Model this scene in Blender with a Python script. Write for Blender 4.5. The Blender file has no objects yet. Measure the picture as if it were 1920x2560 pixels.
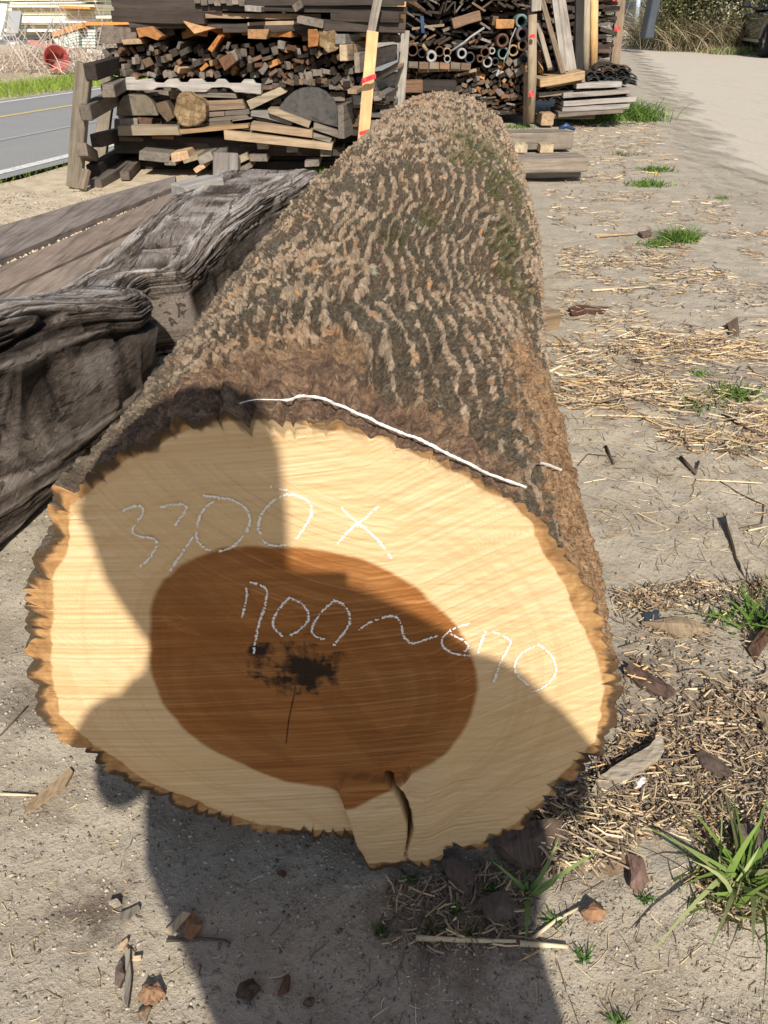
import bpy, bmesh, math, random
import numpy as np
from math import radians, sin, cos, pi, hypot
from mathutils import Vector, Matrix, noise as mnoise
from mathutils.bvhtree import BVHTree

# ------------------------------------------------------------------ camera, world, sun
S = bpy.context.scene
C = S.collection
K, H, TH = 1924.0, 1.08, radians(33.0)          # focal length in photo pixels, eye height, tilt
SUN_EL, SUN_AZ = radians(39.1), radians(-6.1)   # light travels towards +Y and slightly -X, down
cam = bpy.data.cameras.new('camera')
cam.sensor_fit = 'VERTICAL'; cam.sensor_height = 36.0; cam.lens = K/2560*36
cam.clip_start = 0.01; cam.clip_end = 2000
co = bpy.data.objects.new('camera', cam); C.objects.link(co)
co.location = (0, 0, H); co.rotation_euler = (radians(90)-TH, 0, 0)
S.camera = co
S.render.resolution_x, S.render.resolution_y = 768, 1024
W = bpy.data.worlds.new('World'); S.world = W; W.use_nodes = True
wt = W.node_tree; wt.nodes.clear()
wo = wt.nodes.new('ShaderNodeOutputWorld'); wb = wt.nodes.new('ShaderNodeBackground')
sk = wt.nodes.new('ShaderNodeTexSky'); sk.sky_type = 'NISHITA'; sk.sun_disc = False
sk.sun_elevation = SUN_EL
sk.sun_rotation = pi+SUN_AZ                      # the sun stands behind the camera, a little to the right
sk.air_density = 1.0; sk.dust_density = 1.5
wb.inputs['Strength'].default_value = 0.085
wt.links.new(sk.outputs[0], wb.inputs[0]); wt.links.new(wb.outputs[0], wo.inputs[0])
ld = bpy.data.lights.new('sun', 'SUN'); ld.energy = 4.7; ld.angle = radians(0.6); ld.color = (1.0, 0.93, 0.82)
lo = bpy.data.objects.new('sun', ld); C.objects.link(lo)
dv = Vector((sin(SUN_AZ)*cos(SUN_EL), cos(SUN_AZ)*cos(SUN_EL), -sin(SUN_EL)))
lo.rotation_euler = dv.to_track_quat('-Z', 'Y').to_euler(); lo.location = (1, -5, 6)
S.view_settings.view_transform = 'Standard'; S.view_settings.look = 'None'
S.view_settings.gamma = 1.0; S.view_settings.exposure = 0.32

# ------------------------------------------------------------------ helpers
R = random.Random(7)
NR = np.random.default_rng(7)

def ray(px, py):
    a = (px-960)/K; b = (1280-py)/K
    return Vector((a, cos(TH)+b*sin(TH), -sin(TH)+b*cos(TH)))
def G(px, py, z=0.0):                 # photo point -> point at height z
    r = ray(px, py); return r*((z-H)/r.z) + Vector((0, 0, H))
def D(px, py, Y):                     # photo point -> point at distance Y
    r = ray(px, py); return r*(Y/r.y) + Vector((0, 0, H))

def tag(o, label=None, cat=None, group=None, kind=None):
    if label: o['label'] = label
    if cat: o['category'] = cat
    if group: o['group'] = group
    if kind: o['kind'] = kind
    return o
def empty(name, loc, rz=0.0):
    o = bpy.data.objects.new(name, None); C.objects.link(o)
    o.location = loc; o.rotation_euler = (0, 0, rz); o.empty_display_size = 0.05
    return o
def link(name, me, mat=None, parent=None, loc=None):
    o = bpy.data.objects.new(name, me); C.objects.link(o)
    if mat is not None and len(me.materials) == 0: me.materials.append(mat)
    if parent: o.parent = parent
    if loc is not None: o.location = loc
    return o
def mesh_np(name, V, F, smooth=True):
    """V (n,3) float array, F (m,3|4) int array"""
    me = bpy.data.meshes.new(name); V = np.ascontiguousarray(V, dtype=np.float32); F = np.ascontiguousarray(F, dtype=np.int32)
    k = F.shape[1]
    me.vertices.add(len(V)); me.vertices.foreach_set('co', V.ravel())
    me.loops.add(F.size); me.loops.foreach_set('vertex_index', F.ravel())
    me.polygons.add(len(F))
    me.polygons.foreach_set('loop_start', np.arange(0, F.size, k, dtype=np.int32))
    me.polygons.foreach_set('loop_total', np.full(len(F), k, dtype=np.int32))
    me.polygons.foreach_set('use_smooth', np.full(len(F), smooth, dtype=bool))
    me.update(calc_edges=True)
    return me
def setattr_col(me, name, A):
    at = me.attributes.new(name, 'FLOAT_COLOR', 'POINT')
    A = np.asarray(A, dtype=np.float32)
    if A.shape[1] == 3: A = np.concatenate([A, np.ones((len(A), 1), np.float32)], 1)
    at.data.foreach_set('color', np.ascontiguousarray(A).ravel())
def grid_faces(n, m, wrap=False):     # n rows of m verts; wrap joins last column to first
    i = np.arange(n-1)[:, None]*m; j = np.arange(m if wrap else m-1)[None]
    j2 = (j+1) % m
    return np.stack([i+j, i+j2, i+m+j2, i+m+j], -1).reshape(-1, 4)

def _hash(ix, iy, seed):
    h = (ix.astype(np.int64)*374761393 + iy.astype(np.int64)*668265263 + seed*1442695041) & 0xffffffff
    h = ((h ^ (h >> 13))*1274126177) & 0xffffffff
    h = (h ^ (h >> 16)) & 0xffff
    return h/65535.0
def vn(x, y, seed=0):
    ix = np.floor(x); iy = np.floor(y); fx = x-ix; fy = y-iy
    fx = fx*fx*(3-2*fx); fy = fy*fy*(3-2*fy)
    a = _hash(ix, iy, seed); b = _hash(ix+1, iy, seed); c = _hash(ix, iy+1, seed); d = _hash(ix+1, iy+1, seed)
    return (a*(1-fx)+b*fx)*(1-fy) + (c*(1-fx)+d*fx)*fy
def fbm(x, y, oct=4, seed=0, gain=.5):
    s = 0; a = 1; t = 0
    for k in range(oct):
        s = s + a*vn(x*2**k+17.3*k, y*2**k-9.1*k, seed+k); t += a; a *= gain
    return s/t
def voro(x, y, seed=0, jit=.9):
    ix = np.floor(x); iy = np.floor(y); f1 = np.full(x.shape, 9.); f2 = f1.copy(); idc = np.zeros(x.shape)
    for dx in (-1, 0, 1):
        for dy in (-1, 0, 1):
            cx_, cy_ = ix+dx, iy+dy; h1 = _hash(cx_, cy_, seed); h2 = _hash(cx_, cy_, seed+77)
            d = np.hypot(cx_+.5+jit*(h1-.5)-x, cy_+.5+jit*(h2-.5)-y)
            m = d < f1; f2 = np.where(m, f1, np.minimum(f2, d)); idc = np.where(m, h1, idc); f1 = np.where(m, d, f1)
    return f1, f2, idc
def sst(a, b, x):
    t = np.clip((x-a)/(b-a), 0, 1); return t*t*(3-2*t)
def polydist(px, py, poly, closed=True):
    """signed distance (negative inside) for arrays px,py to polygon"""
    P = np.asarray(poly, float); n = len(P); d = np.full(px.shape, 1e18); ins = np.zeros(px.shape, bool)
    for i in range(n if closed else n-1):
        a = P[i]; b = P[(i+1) % n]; e = b-a
        wx = px-a[0]; wy = py-a[1]
        t = np.clip((wx*e[0]+wy*e[1])/max(e@e, 1e-12), 0, 1)
        d = np.minimum(d, (wx-e[0]*t)**2+(wy-e[1]*t)**2)
        if closed:
            c = ((a[1] > py) != (b[1] > py))
            with np.errstate(divide='ignore', invalid='ignore'):
                xi = a[0]+(py-a[1])*e[0]/(e[1] if e[1] != 0 else 1e-12)
            ins ^= c & (px < xi)
    d = np.sqrt(d)
    return np.where(ins, -d, d) if closed else d

# ---- shader helper
class NT:
    def __init__(s, name, rough=.85, spec=.25):
        s.m = bpy.data.materials.new(name); s.m.use_nodes = True; s.t = s.m.node_tree
        s.b = s.t.nodes['Principled BSDF']; s.b.inputs['Roughness'].default_value = rough
        s.b.inputs['Specular IOR Level'].default_value = spec
        s.tc = s.t.nodes.new('ShaderNodeTexCoord')
    def n(s, ty, **kw):
        n = s.t.nodes.new(ty)
        for k, v in kw.items(): setattr(n, k, v)
        return n
    def put(s, sock, v):
        if isinstance(v, bpy.types.NodeSocket): s.t.links.new(v, sock)
        elif v is not None:
            if hasattr(sock.default_value, '__len__') and not hasattr(v, '__len__'): v = (v,)*len(sock.default_value)
            if hasattr(v, '__len__') and len(v) == 3 and len(sock.default_value) == 4: v = (*v, 1)
            sock.default_value = v
    def mp(s, scale=(1, 1, 1), rot=(0, 0, 0), src=None, loc=(0, 0, 0)):
        n = s.n('ShaderNodeMapping'); s.put(n.inputs[0], src or s.tc.outputs['Object'])
        n.inputs['Scale'].default_value = scale; n.inputs['Rotation'].default_value = rot
        s.put(n.inputs['Location'], loc); return n.outputs[0]
    def noise(s, v, scale, detail=5, rough=.6, dist=0.0):
        n = s.n('ShaderNodeTexNoise'); s.put(n.inputs['Vector'], v); n.inputs['Scale'].default_value = scale
        n.inputs['Detail'].default_value = detail; n.inputs['Roughness'].default_value = rough
        n.inputs['Distortion'].default_value = dist; return n.outputs[0]
    def vor(s, v, scale, feat='F1', out=0, rnd=1.0):
        n = s.n('ShaderNodeTexVoronoi', feature=feat); s.put(n.inputs['Vector'], v); n.inputs['Scale'].default_value = scale
        n.inputs['Randomness'].default_value = rnd
        return n.outputs[out]
    def ramp(s, f, stops, interp='LINEAR'):
        n = s.n('ShaderNodeValToRGB'); s.put(n.inputs[0], f); e = n.color_ramp.elements; n.color_ramp.interpolation = interp
        while len(e) < len(stops): e.new(.5)
        for i, (p, c) in enumerate(stops):
            e[i].position = p; c = c if hasattr(c, '__len__') else (c, c, c); e[i].color = (*c, 1)
        return n.outputs[0]
    def mr(s, f, a, b, c=0, d=1):
        n = s.n('ShaderNodeMapRange'); s.put(n.inputs[0], f)
        for i, v in enumerate((a, b, c, d)): n.inputs[1+i].default_value = v
        return n.outputs[0]
    def mix(s, f, a, b, mode='MIX'):
        n = s.n('ShaderNodeMix', data_type='RGBA', blend_type=mode); s.put(n.inputs[0], f); s.put(n.inputs[6], a); s.put(n.inputs[7], b)
        return n.outputs[2]
    def ma(s, op, a, b=0.0):
        n = s.n('ShaderNodeMath', operation=op); s.put(n.inputs[0], a); s.put(n.inputs[1], b); return n.outputs[0]
    def hsv(s, c, h=.5, sa=1.0, v=1.0):
        n = s.n('ShaderNodeHueSaturation'); s.put(n.inputs['Color'], c); s.put(n.inputs['Hue'], h); s.put(n.inputs['Saturation'], sa); s.put(n.inputs['Value'], v)
        return n.outputs[0]
    def rnd(s): return s.n('ShaderNodeObjectInfo').outputs['Random']
    def att(s, name):
        n = s.n('ShaderNodeAttribute', attribute_name=name); sp = s.n('ShaderNodeSeparateColor'); s.t.links.new(n.outputs['Color'], sp.inputs[0])
        return n.outputs['Color'], sp.outputs[0], sp.outputs[1], sp.outputs[2]
    def bump(s, h, strength=.5, dist=.01, prev=None):
        n = s.n('ShaderNodeBump'); s.put(n.inputs['Height'], h); n.inputs['Strength'].default_value = strength; n.inputs['Distance'].default_value = dist
        if prev is not None: s.put(n.inputs['Normal'], prev)
        return n.outputs[0]
    def out(s, col, normal=None, rough=None):
        s.put(s.b.inputs['Base Color'], col)
        if normal is not None: s.put(s.b.inputs['Normal'], normal)
        if rough is not None: s.put(s.b.inputs['Roughness'], rough)
        return s.m

def wood(name, c, dark=.45, scale=1.0, axis=1, rough=.85, crack=.5):
    """weathered timber, grain along local axis; each object gets its own tone"""
    t = NT(name, rough)
    sc = [38*scale]*3; sc[axis] = 2.2*scale
    r = t.rnd(); off = t.ma('MULTIPLY', r, 37.0)
    cb = t.n('ShaderNodeCombineXYZ'); t.put(cb.inputs[0], off); t.put(cb.inputs[1], off); t.put(cb.inputs[2], off)
    v = t.mp(tuple(sc), loc=cb.outputs[0])
    g = t.noise(v, 1.0, 6, .65, .4)
    g2 = t.noise(t.mp((7, 7, 7), loc=cb.outputs[0]), 1.0, 4, .6)
    col = t.ramp(g, [(.28, tuple(x*dark for x in c)), (.5, c), (.78, tuple(min(1, x*1.35) for x in c))])
    col = t.mix(t.mr(g2, .35, .7), col, t.mix(.5, col, tuple(x*.45 for x in c)))
    col = t.hsv(col, t.mr(r, 0, 1, .485, .512), t.mr(r, 0, 1, 1.12, .75), t.mr(t.ma('FRACT', t.ma('MULTIPLY', r, 7.7)), 0, 1, .62, 1.35))
    cr = t.mr(g, .30, .42)
    return t.out(col, t.bump(t.ma('ADD', g, t.ma('MULTIPLY', cr, crack)), .6, .004))
M = {}
YM = {}                                   # the same timber with its grain along local Y, for boards built by stick()
for k_, nm_, c_, ax_, dk_ in (
    ('dark', 'dark_timber', (.055, .042, .033), 1, .45), ('grey', 'grey_timber', (.19, .16, .13), 1, .45), ('brown', 'brown_timber', (.16, .095, .055), 1, .45),
    ('orange', 'fresh_orange_timber', (.42, .22, .085), 1, .55), ('pale', 'pale_timber', (.38, .28, .17), 1, .5), ('silver', 'silver_timber', (.33, .30, .27), 1, .5),
    ('longx', 'grey_timber_long', (.21, .175, .135), 0, .4), ('palex', 'pale_timber_long', (.35, .265, .17), 0, .5), ('darkx', 'dark_timber_long', (.055, .044, .036), 0, .4),
    ('orangex', 'orange_timber_long', (.48, .28, .12), 0, .55), ('brownx', 'brown_timber_long', (.24, .145, .085), 0, .45), ('silverx', 'silver_timber_long', (.29, .265, .24), 0, .5),
    ('postz', 'post_timber', (.26, .20, .14), 2, .4), ('newz', 'fresh_post_timber', (.60, .385, .17), 2, .6), ('greyz', 'grey_post_timber', (.30, .265, .225), 2, .45),
    ('darkz', 'dark_post_timber', (.035, .03, .027), 2, .45), ('poleyz', 'pale_pole_timber', (.50, .385, .25), 2, .55), ('plank', 'old_plank', (.27, .235, .20), 1, .28), ('plankb', 'old_brown_plank', (.33, .265, .205), 1, .35)):
    M[k_] = wood(nm_, c_, dark=dk_, axis=ax_)
    YM[nm_] = M[k_] if ax_ == 1 else wood(nm_+'_lengthwise', c_, dark=dk_, axis=1)
def plain(name, c, rough=.6, spec=.3, metal=0.0, nz=.25, scale=20):
    t = NT(name, rough, spec); t.b.inputs['Metallic'].default_value = metal
    g = t.noise(t.mp(), scale, 5, .6)
    col = t.mix(t.mr(g, .3, .75), tuple(x*(1-nz) for x in c), tuple(min(1, x*(1+nz)) for x in c))
    return t.out(col, t.bump(g, .2, .003))
M['chalk'] = plain('white_chalk', (.86, .86, .84), .95, .1, nz=.05)
M['paint'] = plain('white_marking_paint', (.85, .85, .84), .6, .3, nz=.06)
M['tape'] = plain('red_plastic_tape', (.75, .035, .05), .4, .5, nz=.15)
M['blue'] = plain('blue_plastic', (.02, .045, .12), .4, .5)
M['redpot'] = plain('red_brown_plastic', (.28, .05, .04), .5, .4)

def box_mesh(name, sx, sy, sz, warp=.0, bev=.0, seed=0, sub=1, axis=1):
    """box centred on x,z and starting at y=0; bevelled, slightly warped"""
    rr = random.Random(seed)
    bm = bmesh.new(); bmesh.ops.create_cube(bm, size=1)
    for v in bm.verts: v.co = Vector((v.co.x*sx, (v.co.y+.5)*sy, v.co.z*sz))
    if bev: bmesh.ops.bevel(bm, geom=bm.edges[:], offset=bev, segments=1, affect='EDGES')
    if sub > 1:
        e = [e for e in bm.edges if abs((e.verts[0].co-e.verts[1].co)[axis]) > .6*(sx, sy, sz)[axis]]
        bmesh.ops.subdivide_edges(bm, edges=e, cuts=sub, use_grid_fill=True)
    if warp:
        ox = rr.random()*50
        for v in bm.verts:
            n = mnoise.noise_vector(v.co*Vector((3, 3, 3))/max(sx, sz, .2)*.6+Vector((ox, 0, 0)))
            v.co += n*warp
    me = bpy.data.meshes.new(name); bm.to_mesh(me); bm.free(); return me
def tube_pts(pts, radii, sides=8, cap=True):
    """swept tube through pts -> V,F lists"""
    V = []; F = []
    P = [Vector(p) for p in pts]; n = len(P)
    for i, p in enumerate(P):
        d = (P[min(i+1, n-1)]-P[max(i-1, 0)]).normalized()
        a = d.cross(Vector((0, 0, 1))) if abs(d.z) < .9 else d.cross(Vector((1, 0, 0)))
        a.normalize(); b = d.cross(a)
        r = radii[i] if hasattr(radii, '__len__') else radii
        for k in range(sides):
            t = 2*pi*k/sides; V.append(p+a*cos(t)*r+b*sin(t)*r)
    for i in range(n-1):
        for k in range(sides):
            k2 = (k+1) % sides; F.append((i*sides+k, i*sides+k2, (i+1)*sides+k2, (i+1)*sides+k))
    if cap: F.append(tuple(range(sides))[::-1]); F.append(tuple((n-1)*sides+k for k in range(sides)))
    return V, F
def pymesh(name, V, F, smooth=False):
    me = bpy.data.meshes.new(name); me.from_pydata([tuple(v) for v in V], [], F)
    if smooth: me.polygons.foreach_set('use_smooth', [True]*len(me.polygons))
    me.update(); return me
def stick(name, a, b, w, t, mat, label=None, cat=None, group=None, parent=None, roll=0.0, warp=.004, seed=None, sub=4, up=(0, 0, 1)):
    """a board from a to b (centre line), w wide, t thick; length runs on its local Y"""
    a = Vector(a); b = Vector(b); d = b-a; L = d.length
    mat = YM.get(mat.name, mat)
    me = box_mesh(name, w, L, t, warp, min(w, t)*.06, R.randrange(9999) if seed is None else seed, sub)
    o = link(name, me, mat, parent)
    y = d.normalized(); u = Vector(up); x = y.cross(u)
    if x.length < .05: x = y.cross(Vector((1, 0, 0)))
    x.normalize(); z = x.cross(y)
    m = Matrix((x, y, z)).transposed().to_4x4()
    o.matrix_local = Matrix.Translation(a) @ m @ Matrix.Rotation(roll, 4, 'Y')
    if parent is None: tag(o, label, cat, group)
    return o

# ------------------------------------------------------------------ ground, roads
def ground_mat():
    t = NT('sandy_ground', .95, .1)
    v = t.mp(); sx_ = t.n('ShaderNodeSeparateXYZ'); t.put(sx_.inputs[0], v)
    big = t.noise(v, .9, 5, .6); mid = t.noise(v, 7, 6, .65); fine = t.noise(v, 90, 5, .7); grit = t.noise(v, 320, 3, .6)
    col = t.ramp(mid, [(.25, (.26, .215, .155)), (.5, (.385, .335, .262)), (.75, (.485, .43, .34))])
    col = t.mix(t.mr(big, .45, .66), col, t.mix(.5, col, (.37, .335, .285)))
    col = t.mix(t.mr(fine, .56, .72), col, (.16, .135, .11))
    col = t.mix(t.mr(grit, .60, .72), col, (.62, .56, .44))
    sand = t.ma('MULTIPLY', t.mr(sx_.outputs[0], -1.1, -1.9), t.mr(sx_.outputs[1], 2.4, 3.6))
    col = t.mix(t.ma('MULTIPLY', sand, .65), col, t.ramp(mid, [(.3, (.44, .34, .22)), (.6, (.66, .55, .39))]))
    # dark damp stain patches with a shape of their own
    d = t.noise(t.mp((1, 1, 1), loc=(3.1, 1.7, 0)), 2.6, 6, .7)
    col = t.mix(t.mr(d, .60, .76, 0, .65), col, (.12, .10, .085))
    for (px_, py_, rad_, k_) in ((235, 2265, .075, .75), (1130, 2260, .15, .7), (1420, 2090, .12, .6), (60, 1760, .09, .55), (1700, 1750, .22, .45), (1750, 950, .45, .3)):
        c_ = G(px_, py_); vd_ = t.n('ShaderNodeVectorMath', operation='DISTANCE'); t.put(vd_.inputs[0], v); vd_.inputs[1].default_value = (c_.x, c_.y, 0)
        dd_ = t.ma('ADD', t.ma('DIVIDE', vd_.outputs['Value'], rad_), t.ma('MULTIPLY', t.ma('SUBTRACT', t.noise(v, 28, 6, .75), .5), 2.2))
        col = t.mix(t.mr(dd_, .95, .25, 0, k_), col, (.115, .085, .068))
    n = t.bump(fine, .7, .006); n = t.bump(mid, .6, .02, n); n = t.bump(grit, .5, .002, n)
    return t.out(col, n)
M['ground'] = ground_mat()
def spaced(a, b, c0, c1, fine, n_out):      # dense between c0..c1, growing outwards
    mid = np.arange(c0, c1, fine)
    l = c0-(c0-a)*(np.linspace(1, 0, n_out, endpoint=False)**3); r = c1+(b-c1)*(np.linspace(0, 1, n_out)**3)
    return np.concatenate([l, mid, r])
gx = spaced(-500, 500, -2.2, 2.6, .011, 60); gy = spaced(-60, 900, -.4, 4.6, .011, 70)
X, Y = np.meshgrid(gx, gy)
def gheight(X, Y):
    X = np.asarray(X, float); Y = np.asarray(Y, float)
    f = np.exp(-np.maximum(0, Y-6)/6)
    z = (fbm(X*3, Y*3, 3, 3)-.5)*.022 + (fbm(X*14, Y*14, 4, 9)-.5)*.014
    return z*f-.006
Z = gheight(X, Y)
# the ground sinks a little under the roads laid on top of it
nn = X*.96-Y*.28
Z = Z - .05*sst(-4.55, -4.75, nn)*sst(-9.2, -8.9, nn)
gm = mesh_np('ground', np.stack([X.ravel(), Y.ravel(), Z.ravel()], 1), grid_faces(len(gy), len(gx)))
tag(link('ground', gm, M['ground']), kind='structure')

def asphalt_mat():
    t = NT('asphalt', .9, .2); v = t.mp()
    a = t.noise(v, 60, 4, .7); b = t.noise(v, .8, 5, .6)
    col = t.ramp(a, [(.3, (.19, .19, .19)), (.7, (.32, .32, .315))])
    col = t.mix(t.mr(b, .4, .65, 0, .5), col, (.30, .295, .28))
    return t.out(col, t.bump(a, .5, .006))
M['asphalt'] = asphalt_mat()
def rp(n, s):                     # road coordinates (across, along) -> ground
    return Vector((n*.96+s*.28, -n*.28+s*.96, 0))
def strip(name, n0, n1, s0, s1, z, mat, seg=60, kind=None, thick=0, parent=None, wob=0.0):
    V = []; F = []
    for i in range(seg+1):
        s = s0+(s1-s0)*i/seg
        for n in (n0, n1):
            p = rp(n+(R.uniform(-wob, wob) if wob else 0), s); p.z = z; V.append(p)
    for i in range(seg): F.append((2*i, 2*i+1, 2*i+3, 2*i+2))
    o = link(name, pymesh(name, V, F), mat, parent)
    if kind: tag(o, kind=kind)
    return o
strip('asphalt_road', -8.95, -4.60, -6, 160, .004, M['asphalt'], kind='structure')
def line_mat(name, c):
    t = NT(name, .7); g = t.noise(t.mp(), 26, 6, .8)
    return t.out(t.mix(t.mr(g, .52, .66), c, (.20, .20, .20)))
M['linew'] = line_mat('road_line_white', (.66, .65, .62)); M['liney'] = line_mat('road_line_yellow', (.62, .47, .18))
M['linef'] = line_mat('road_line_faint', (.34, .34, .33))
for nm, a, b, mt in (('road_marking', -4.86, -4.74, 'linew'), ('road_marking', -6.1, -6.02, 'linef'), ('road_marking', -7.5, -7.40, 'liney'), ('road_marking', -8.72, -8.62, 'linew')):
    strip(nm, a, b, -6, 120, .008, M[mt], 200, kind='structure')

def dirtroad_mat():
    t = NT('packed_dirt_road', .95, .1); v = t.mp()
    a = t.noise(v, 40, 5, .7); b = t.noise(v, 1.3, 5, .6, 1.0); st = t.noise(t.mp((9, .8, 1), (0, 0, radians(38))), 1.0, 4, .6)
    col = t.ramp(a, [(.3, (.42, .37, .295)), (.65, (.56, .50, .415))])
    col = t.mix(t.mr(b, .42, .66, 0, .7), col, (.47, .425, .36))
    col = t.mix(t.mr(st, .56, .70, 0, .35), col, (.30, .285, .265))
    e = t.att('edge')[1]
    al = t.mr(t.ma('ADD', e, t.ma('MULTIPLY', t.ma('SUBTRACT', t.noise(t.mp((3.0, 1.1, 1)), 1.0, 5, .6), .5), 1.3)), .30, .75)
    t.put(t.b.inputs['Alpha'], al)
    return t.out(col, t.bump(a, .3, .004))
M['dirtroad'] = dirtroad_mat()
# edge of the dirt road seen in the photograph, near to far
le = [G(2250, 900), G(1960, 690), G(1760, 540), G(1600, 400), G(1560, 300), G(1560, 230), G(1560, 165), G(1545, 130), G(1540, 105), G(1530, 85), G(1530, 62)]
re_ = [Vector((7, 3.0, 0)), Vector((8, 4, 0)), Vector((9, 5, 0)), Vector((9.5, 7, 0)), Vector((10, 10, 0)), Vector((11.5, 14, 0)), G(2100, 150), G(1800, 126), G(1660, 106), G(1600, 92), G(1575, 70)]
def resamp(P, n):
    P = np.array([list(p) for p in P]); d = np.r_[0, np.cumsum(np.linalg.norm(np.diff(P, axis=0), axis=1))]; t = np.linspace(0, 1, len(P)); q = np.linspace(0, 1, n)
    return np.stack([np.interp(q, t, P[:, k]) for k in range(3)], 1)
A_, B_ = resamp(le, 120), resamp(re_, 120)
wv = np.linspace(0, 1, 40)
V = A_[:, None]*(1-wv)[None, :, None]+B_[:, None]*wv[None, :, None]
dl = np.linalg.norm(V-A_[:, None], axis=2); dr = np.linalg.norm(V-B_[:, None], axis=2)
edge = np.clip(np.minimum(dl/1.3, dr/1.5), 0, 1); V[..., 2] = .009
dm = mesh_np('dirt_road', V.reshape(-1, 3), grid_faces(120, 40)); setattr_col(dm, 'edge', np.repeat(edge.reshape(-1, 1), 3, 1))
tag(link('dirt_road', dm, M['dirtroad']), kind='structure')

# ------------------------------------------------------------------ the felled log
YF = .69
LY = np.array([.69, 1.0, 1.4, 1.9, 2.4, 2.9, 3.4, 3.85, 4.0])
LCX = np.array([-.072, -.066, -.032, .028, .104, .164, .212, .262, .30]); LCZ = np.array([.396, .405, .419, .432, .438, .439, .435, .421, .395])
LR = np.array([.357, .354, .352, .363, .368, .368, .368, .365, .352])-.004
FO = [(250,1160),(330,1110),(430,1065),(520,1047),(640,1040),(760,1046),(880,1060),(960,1088),(1060,1128),(1160,1180),(1280,1240),(1350,1290),(1420,1380),(1470,1460),(1510,1560),(1540,1650),(1550,1730),(1543,1800),(1520,1860),(1470,1905),(1420,1950),(1370,2010),(1300,2070),(1210,2115),(1100,2140),(922,2150),(900,2110),(880,2088),(760,2090),(640,2075),(520,2040),(400,1995),(300,1950),(220,1890),(160,1850),(100,1790),(75,1700),(70,1600),(75,1480),(90,1400),(130,1310),(140,1240),(190,1200)]
FP = np.array([[p.x, p.z] for p in (D(x, y, YF) for x, y in FO)])
CF = np.array([-.075, .385])
rel = FP-CF; fa = np.arctan2(rel[:, 1], rel[:, 0]); fr = np.hypot(rel[:, 0], rel[:, 1])
# interpolate outline along straight chords for every angle
NU, NS = 1000, 860
uu = np.linspace(-pi/2, 1.5*pi, NU, endpoint=False)
def outline(u):
    o = np.argsort(fa); a = fa[o]; r = fr[o]
    a = np.concatenate([a-2*pi, a, a+2*pi]); r = np.concatenate([r, r, r])
    um = (u+pi) % (2*pi)-pi
    k = np.searchsorted(a, um)-1
    a0, a1, r0, r1 = a[k], a[k+1], r[k], r[k+1]
    x0, y0, x1, y1 = r0*np.cos(a0), r0*np.sin(a0), r1*np.cos(a1), r1*np.sin(a1)
    dx, dy = np.cos(um), np.sin(um)
    den = dx*(y1-y0)-dy*(x1-x0)
    return (x0*(y1-y0)-y0*(x1-x0))/den
R0 = outline(uu)
ssn = (np.linspace(0, 1, NS)**1.5)*(4.0-YF)            # finer near the cut face
yy = YF+ssn
ker = np.exp(-np.linspace(-2.5, 2.5, 31)**2); ker /= ker.sum()
yf = np.linspace(.0, 4.7, 941)
def sm(v): return np.interp(yy, yf, np.convolve(np.pad(np.interp(yf, LY, v), 15, 'edge'), ker, 'valid'))
cx, cz, rr_ = sm(LCX), sm(LCZ), sm(LR)
U, SS = np.meshgrid(uu, ssn)
bl = np.exp(-(SS/.13)**1.3)
shape = 1+.012*np.sin(3*U+SS*1.3)+.02*(fbm(U*1.6+5, SS*1.4, 2, 31)-.5)*np.minimum(1, SS*3)
# a swelling under the knot on the upper left, and a hump on the right flank
rad = rr_[:, None]*shape
ecx = cx[:, None]*(1-bl)+CF[0]*bl; ecz = cz[:, None]*(1-bl)+CF[1]*bl
rad = rad*(1-bl)+R0[None]*bl
endr = 1-.16*sst(3.14, 3.31, SS)*1.0
rad = rad*endr
# bark relief: interlacing ridges that fan out towards the cut from a swelling
arc = (U-pi/2)*-.36                                   # 0 on top, + to the right
w = 1-.26*np.exp(-((SS-.62)/.34)**2)
wx = (fbm(arc*5+3, SS*3.2, 3, 40)-.5)*.10; ws = (fbm(arc*7, SS*5+9, 3, 44)-.5)*.16
q = (arc+.06+wx)/w + .10*SS*np.sign(arc+.06)*0
sq = SS+ws*.6+.05*np.sin(arc*9)*np.exp(-((SS-.7)/.5)**2)+.25*(fbm(arc*4, SS*2.5, 3, 75)-.5)
n3 = fbm(arc*90, SS*70, 4, 52)
j1 = (fbm(arc*11, SS*6, 3, 50)-.5)*1.5+(fbm(arc*34, SS*26, 3, 51)-.5)*.7; j2 = (fbm(arc*9+7, SS*6, 3, 53)-.5)*1.5+(fbm(arc*37, SS*24, 3, 56)-.5)*1.1
ph1 = (q+.13*sq)/.030+j1; ph2 = (q-.20*sq)/.036+j2
c1 = 1-np.abs(2*(ph1-np.floor(ph1))-1); c2 = 1-np.abs(2*(ph2-np.floor(ph2))-1)
fam2 = sst(.08, -.12, arc+.25*(fbm(arc*6, SS*4, 2, 55)-.5)-.25*sst(.9, 1.6, SS))*.80+.10
ridge = np.clip(np.maximum(c1**1.7*(1.0-.35*sst(-.1, -.25, arc)), c2**1.7*fam2), 0, 1)
sk1 = sq*(.20*sst(-.10, .10, arc)-.12)
va, vb, vid = voro((q+sk1)/.034+1.1*(fbm(arc*24, SS*15, 3, 130)-.5)+.5*(fbm(arc*70, SS*50, 3, 131)-.5), sq/.105+.8*(fbm(arc*20+3, SS*14, 3, 132)-.5), 133, .95)
vc, vd, vid2 = voro((q-.5*sk1)/.058+1.0*(fbm(arc*20+7, SS*13, 3, 134)-.5), sq/.20+.7*(fbm(arc*16+3, SS*10, 3, 135)-.5), 136, .95)
netw = np.maximum(1-sst(.0, .30, vb-va), .85*(1-sst(.0, .16, vd-vc)))
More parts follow.
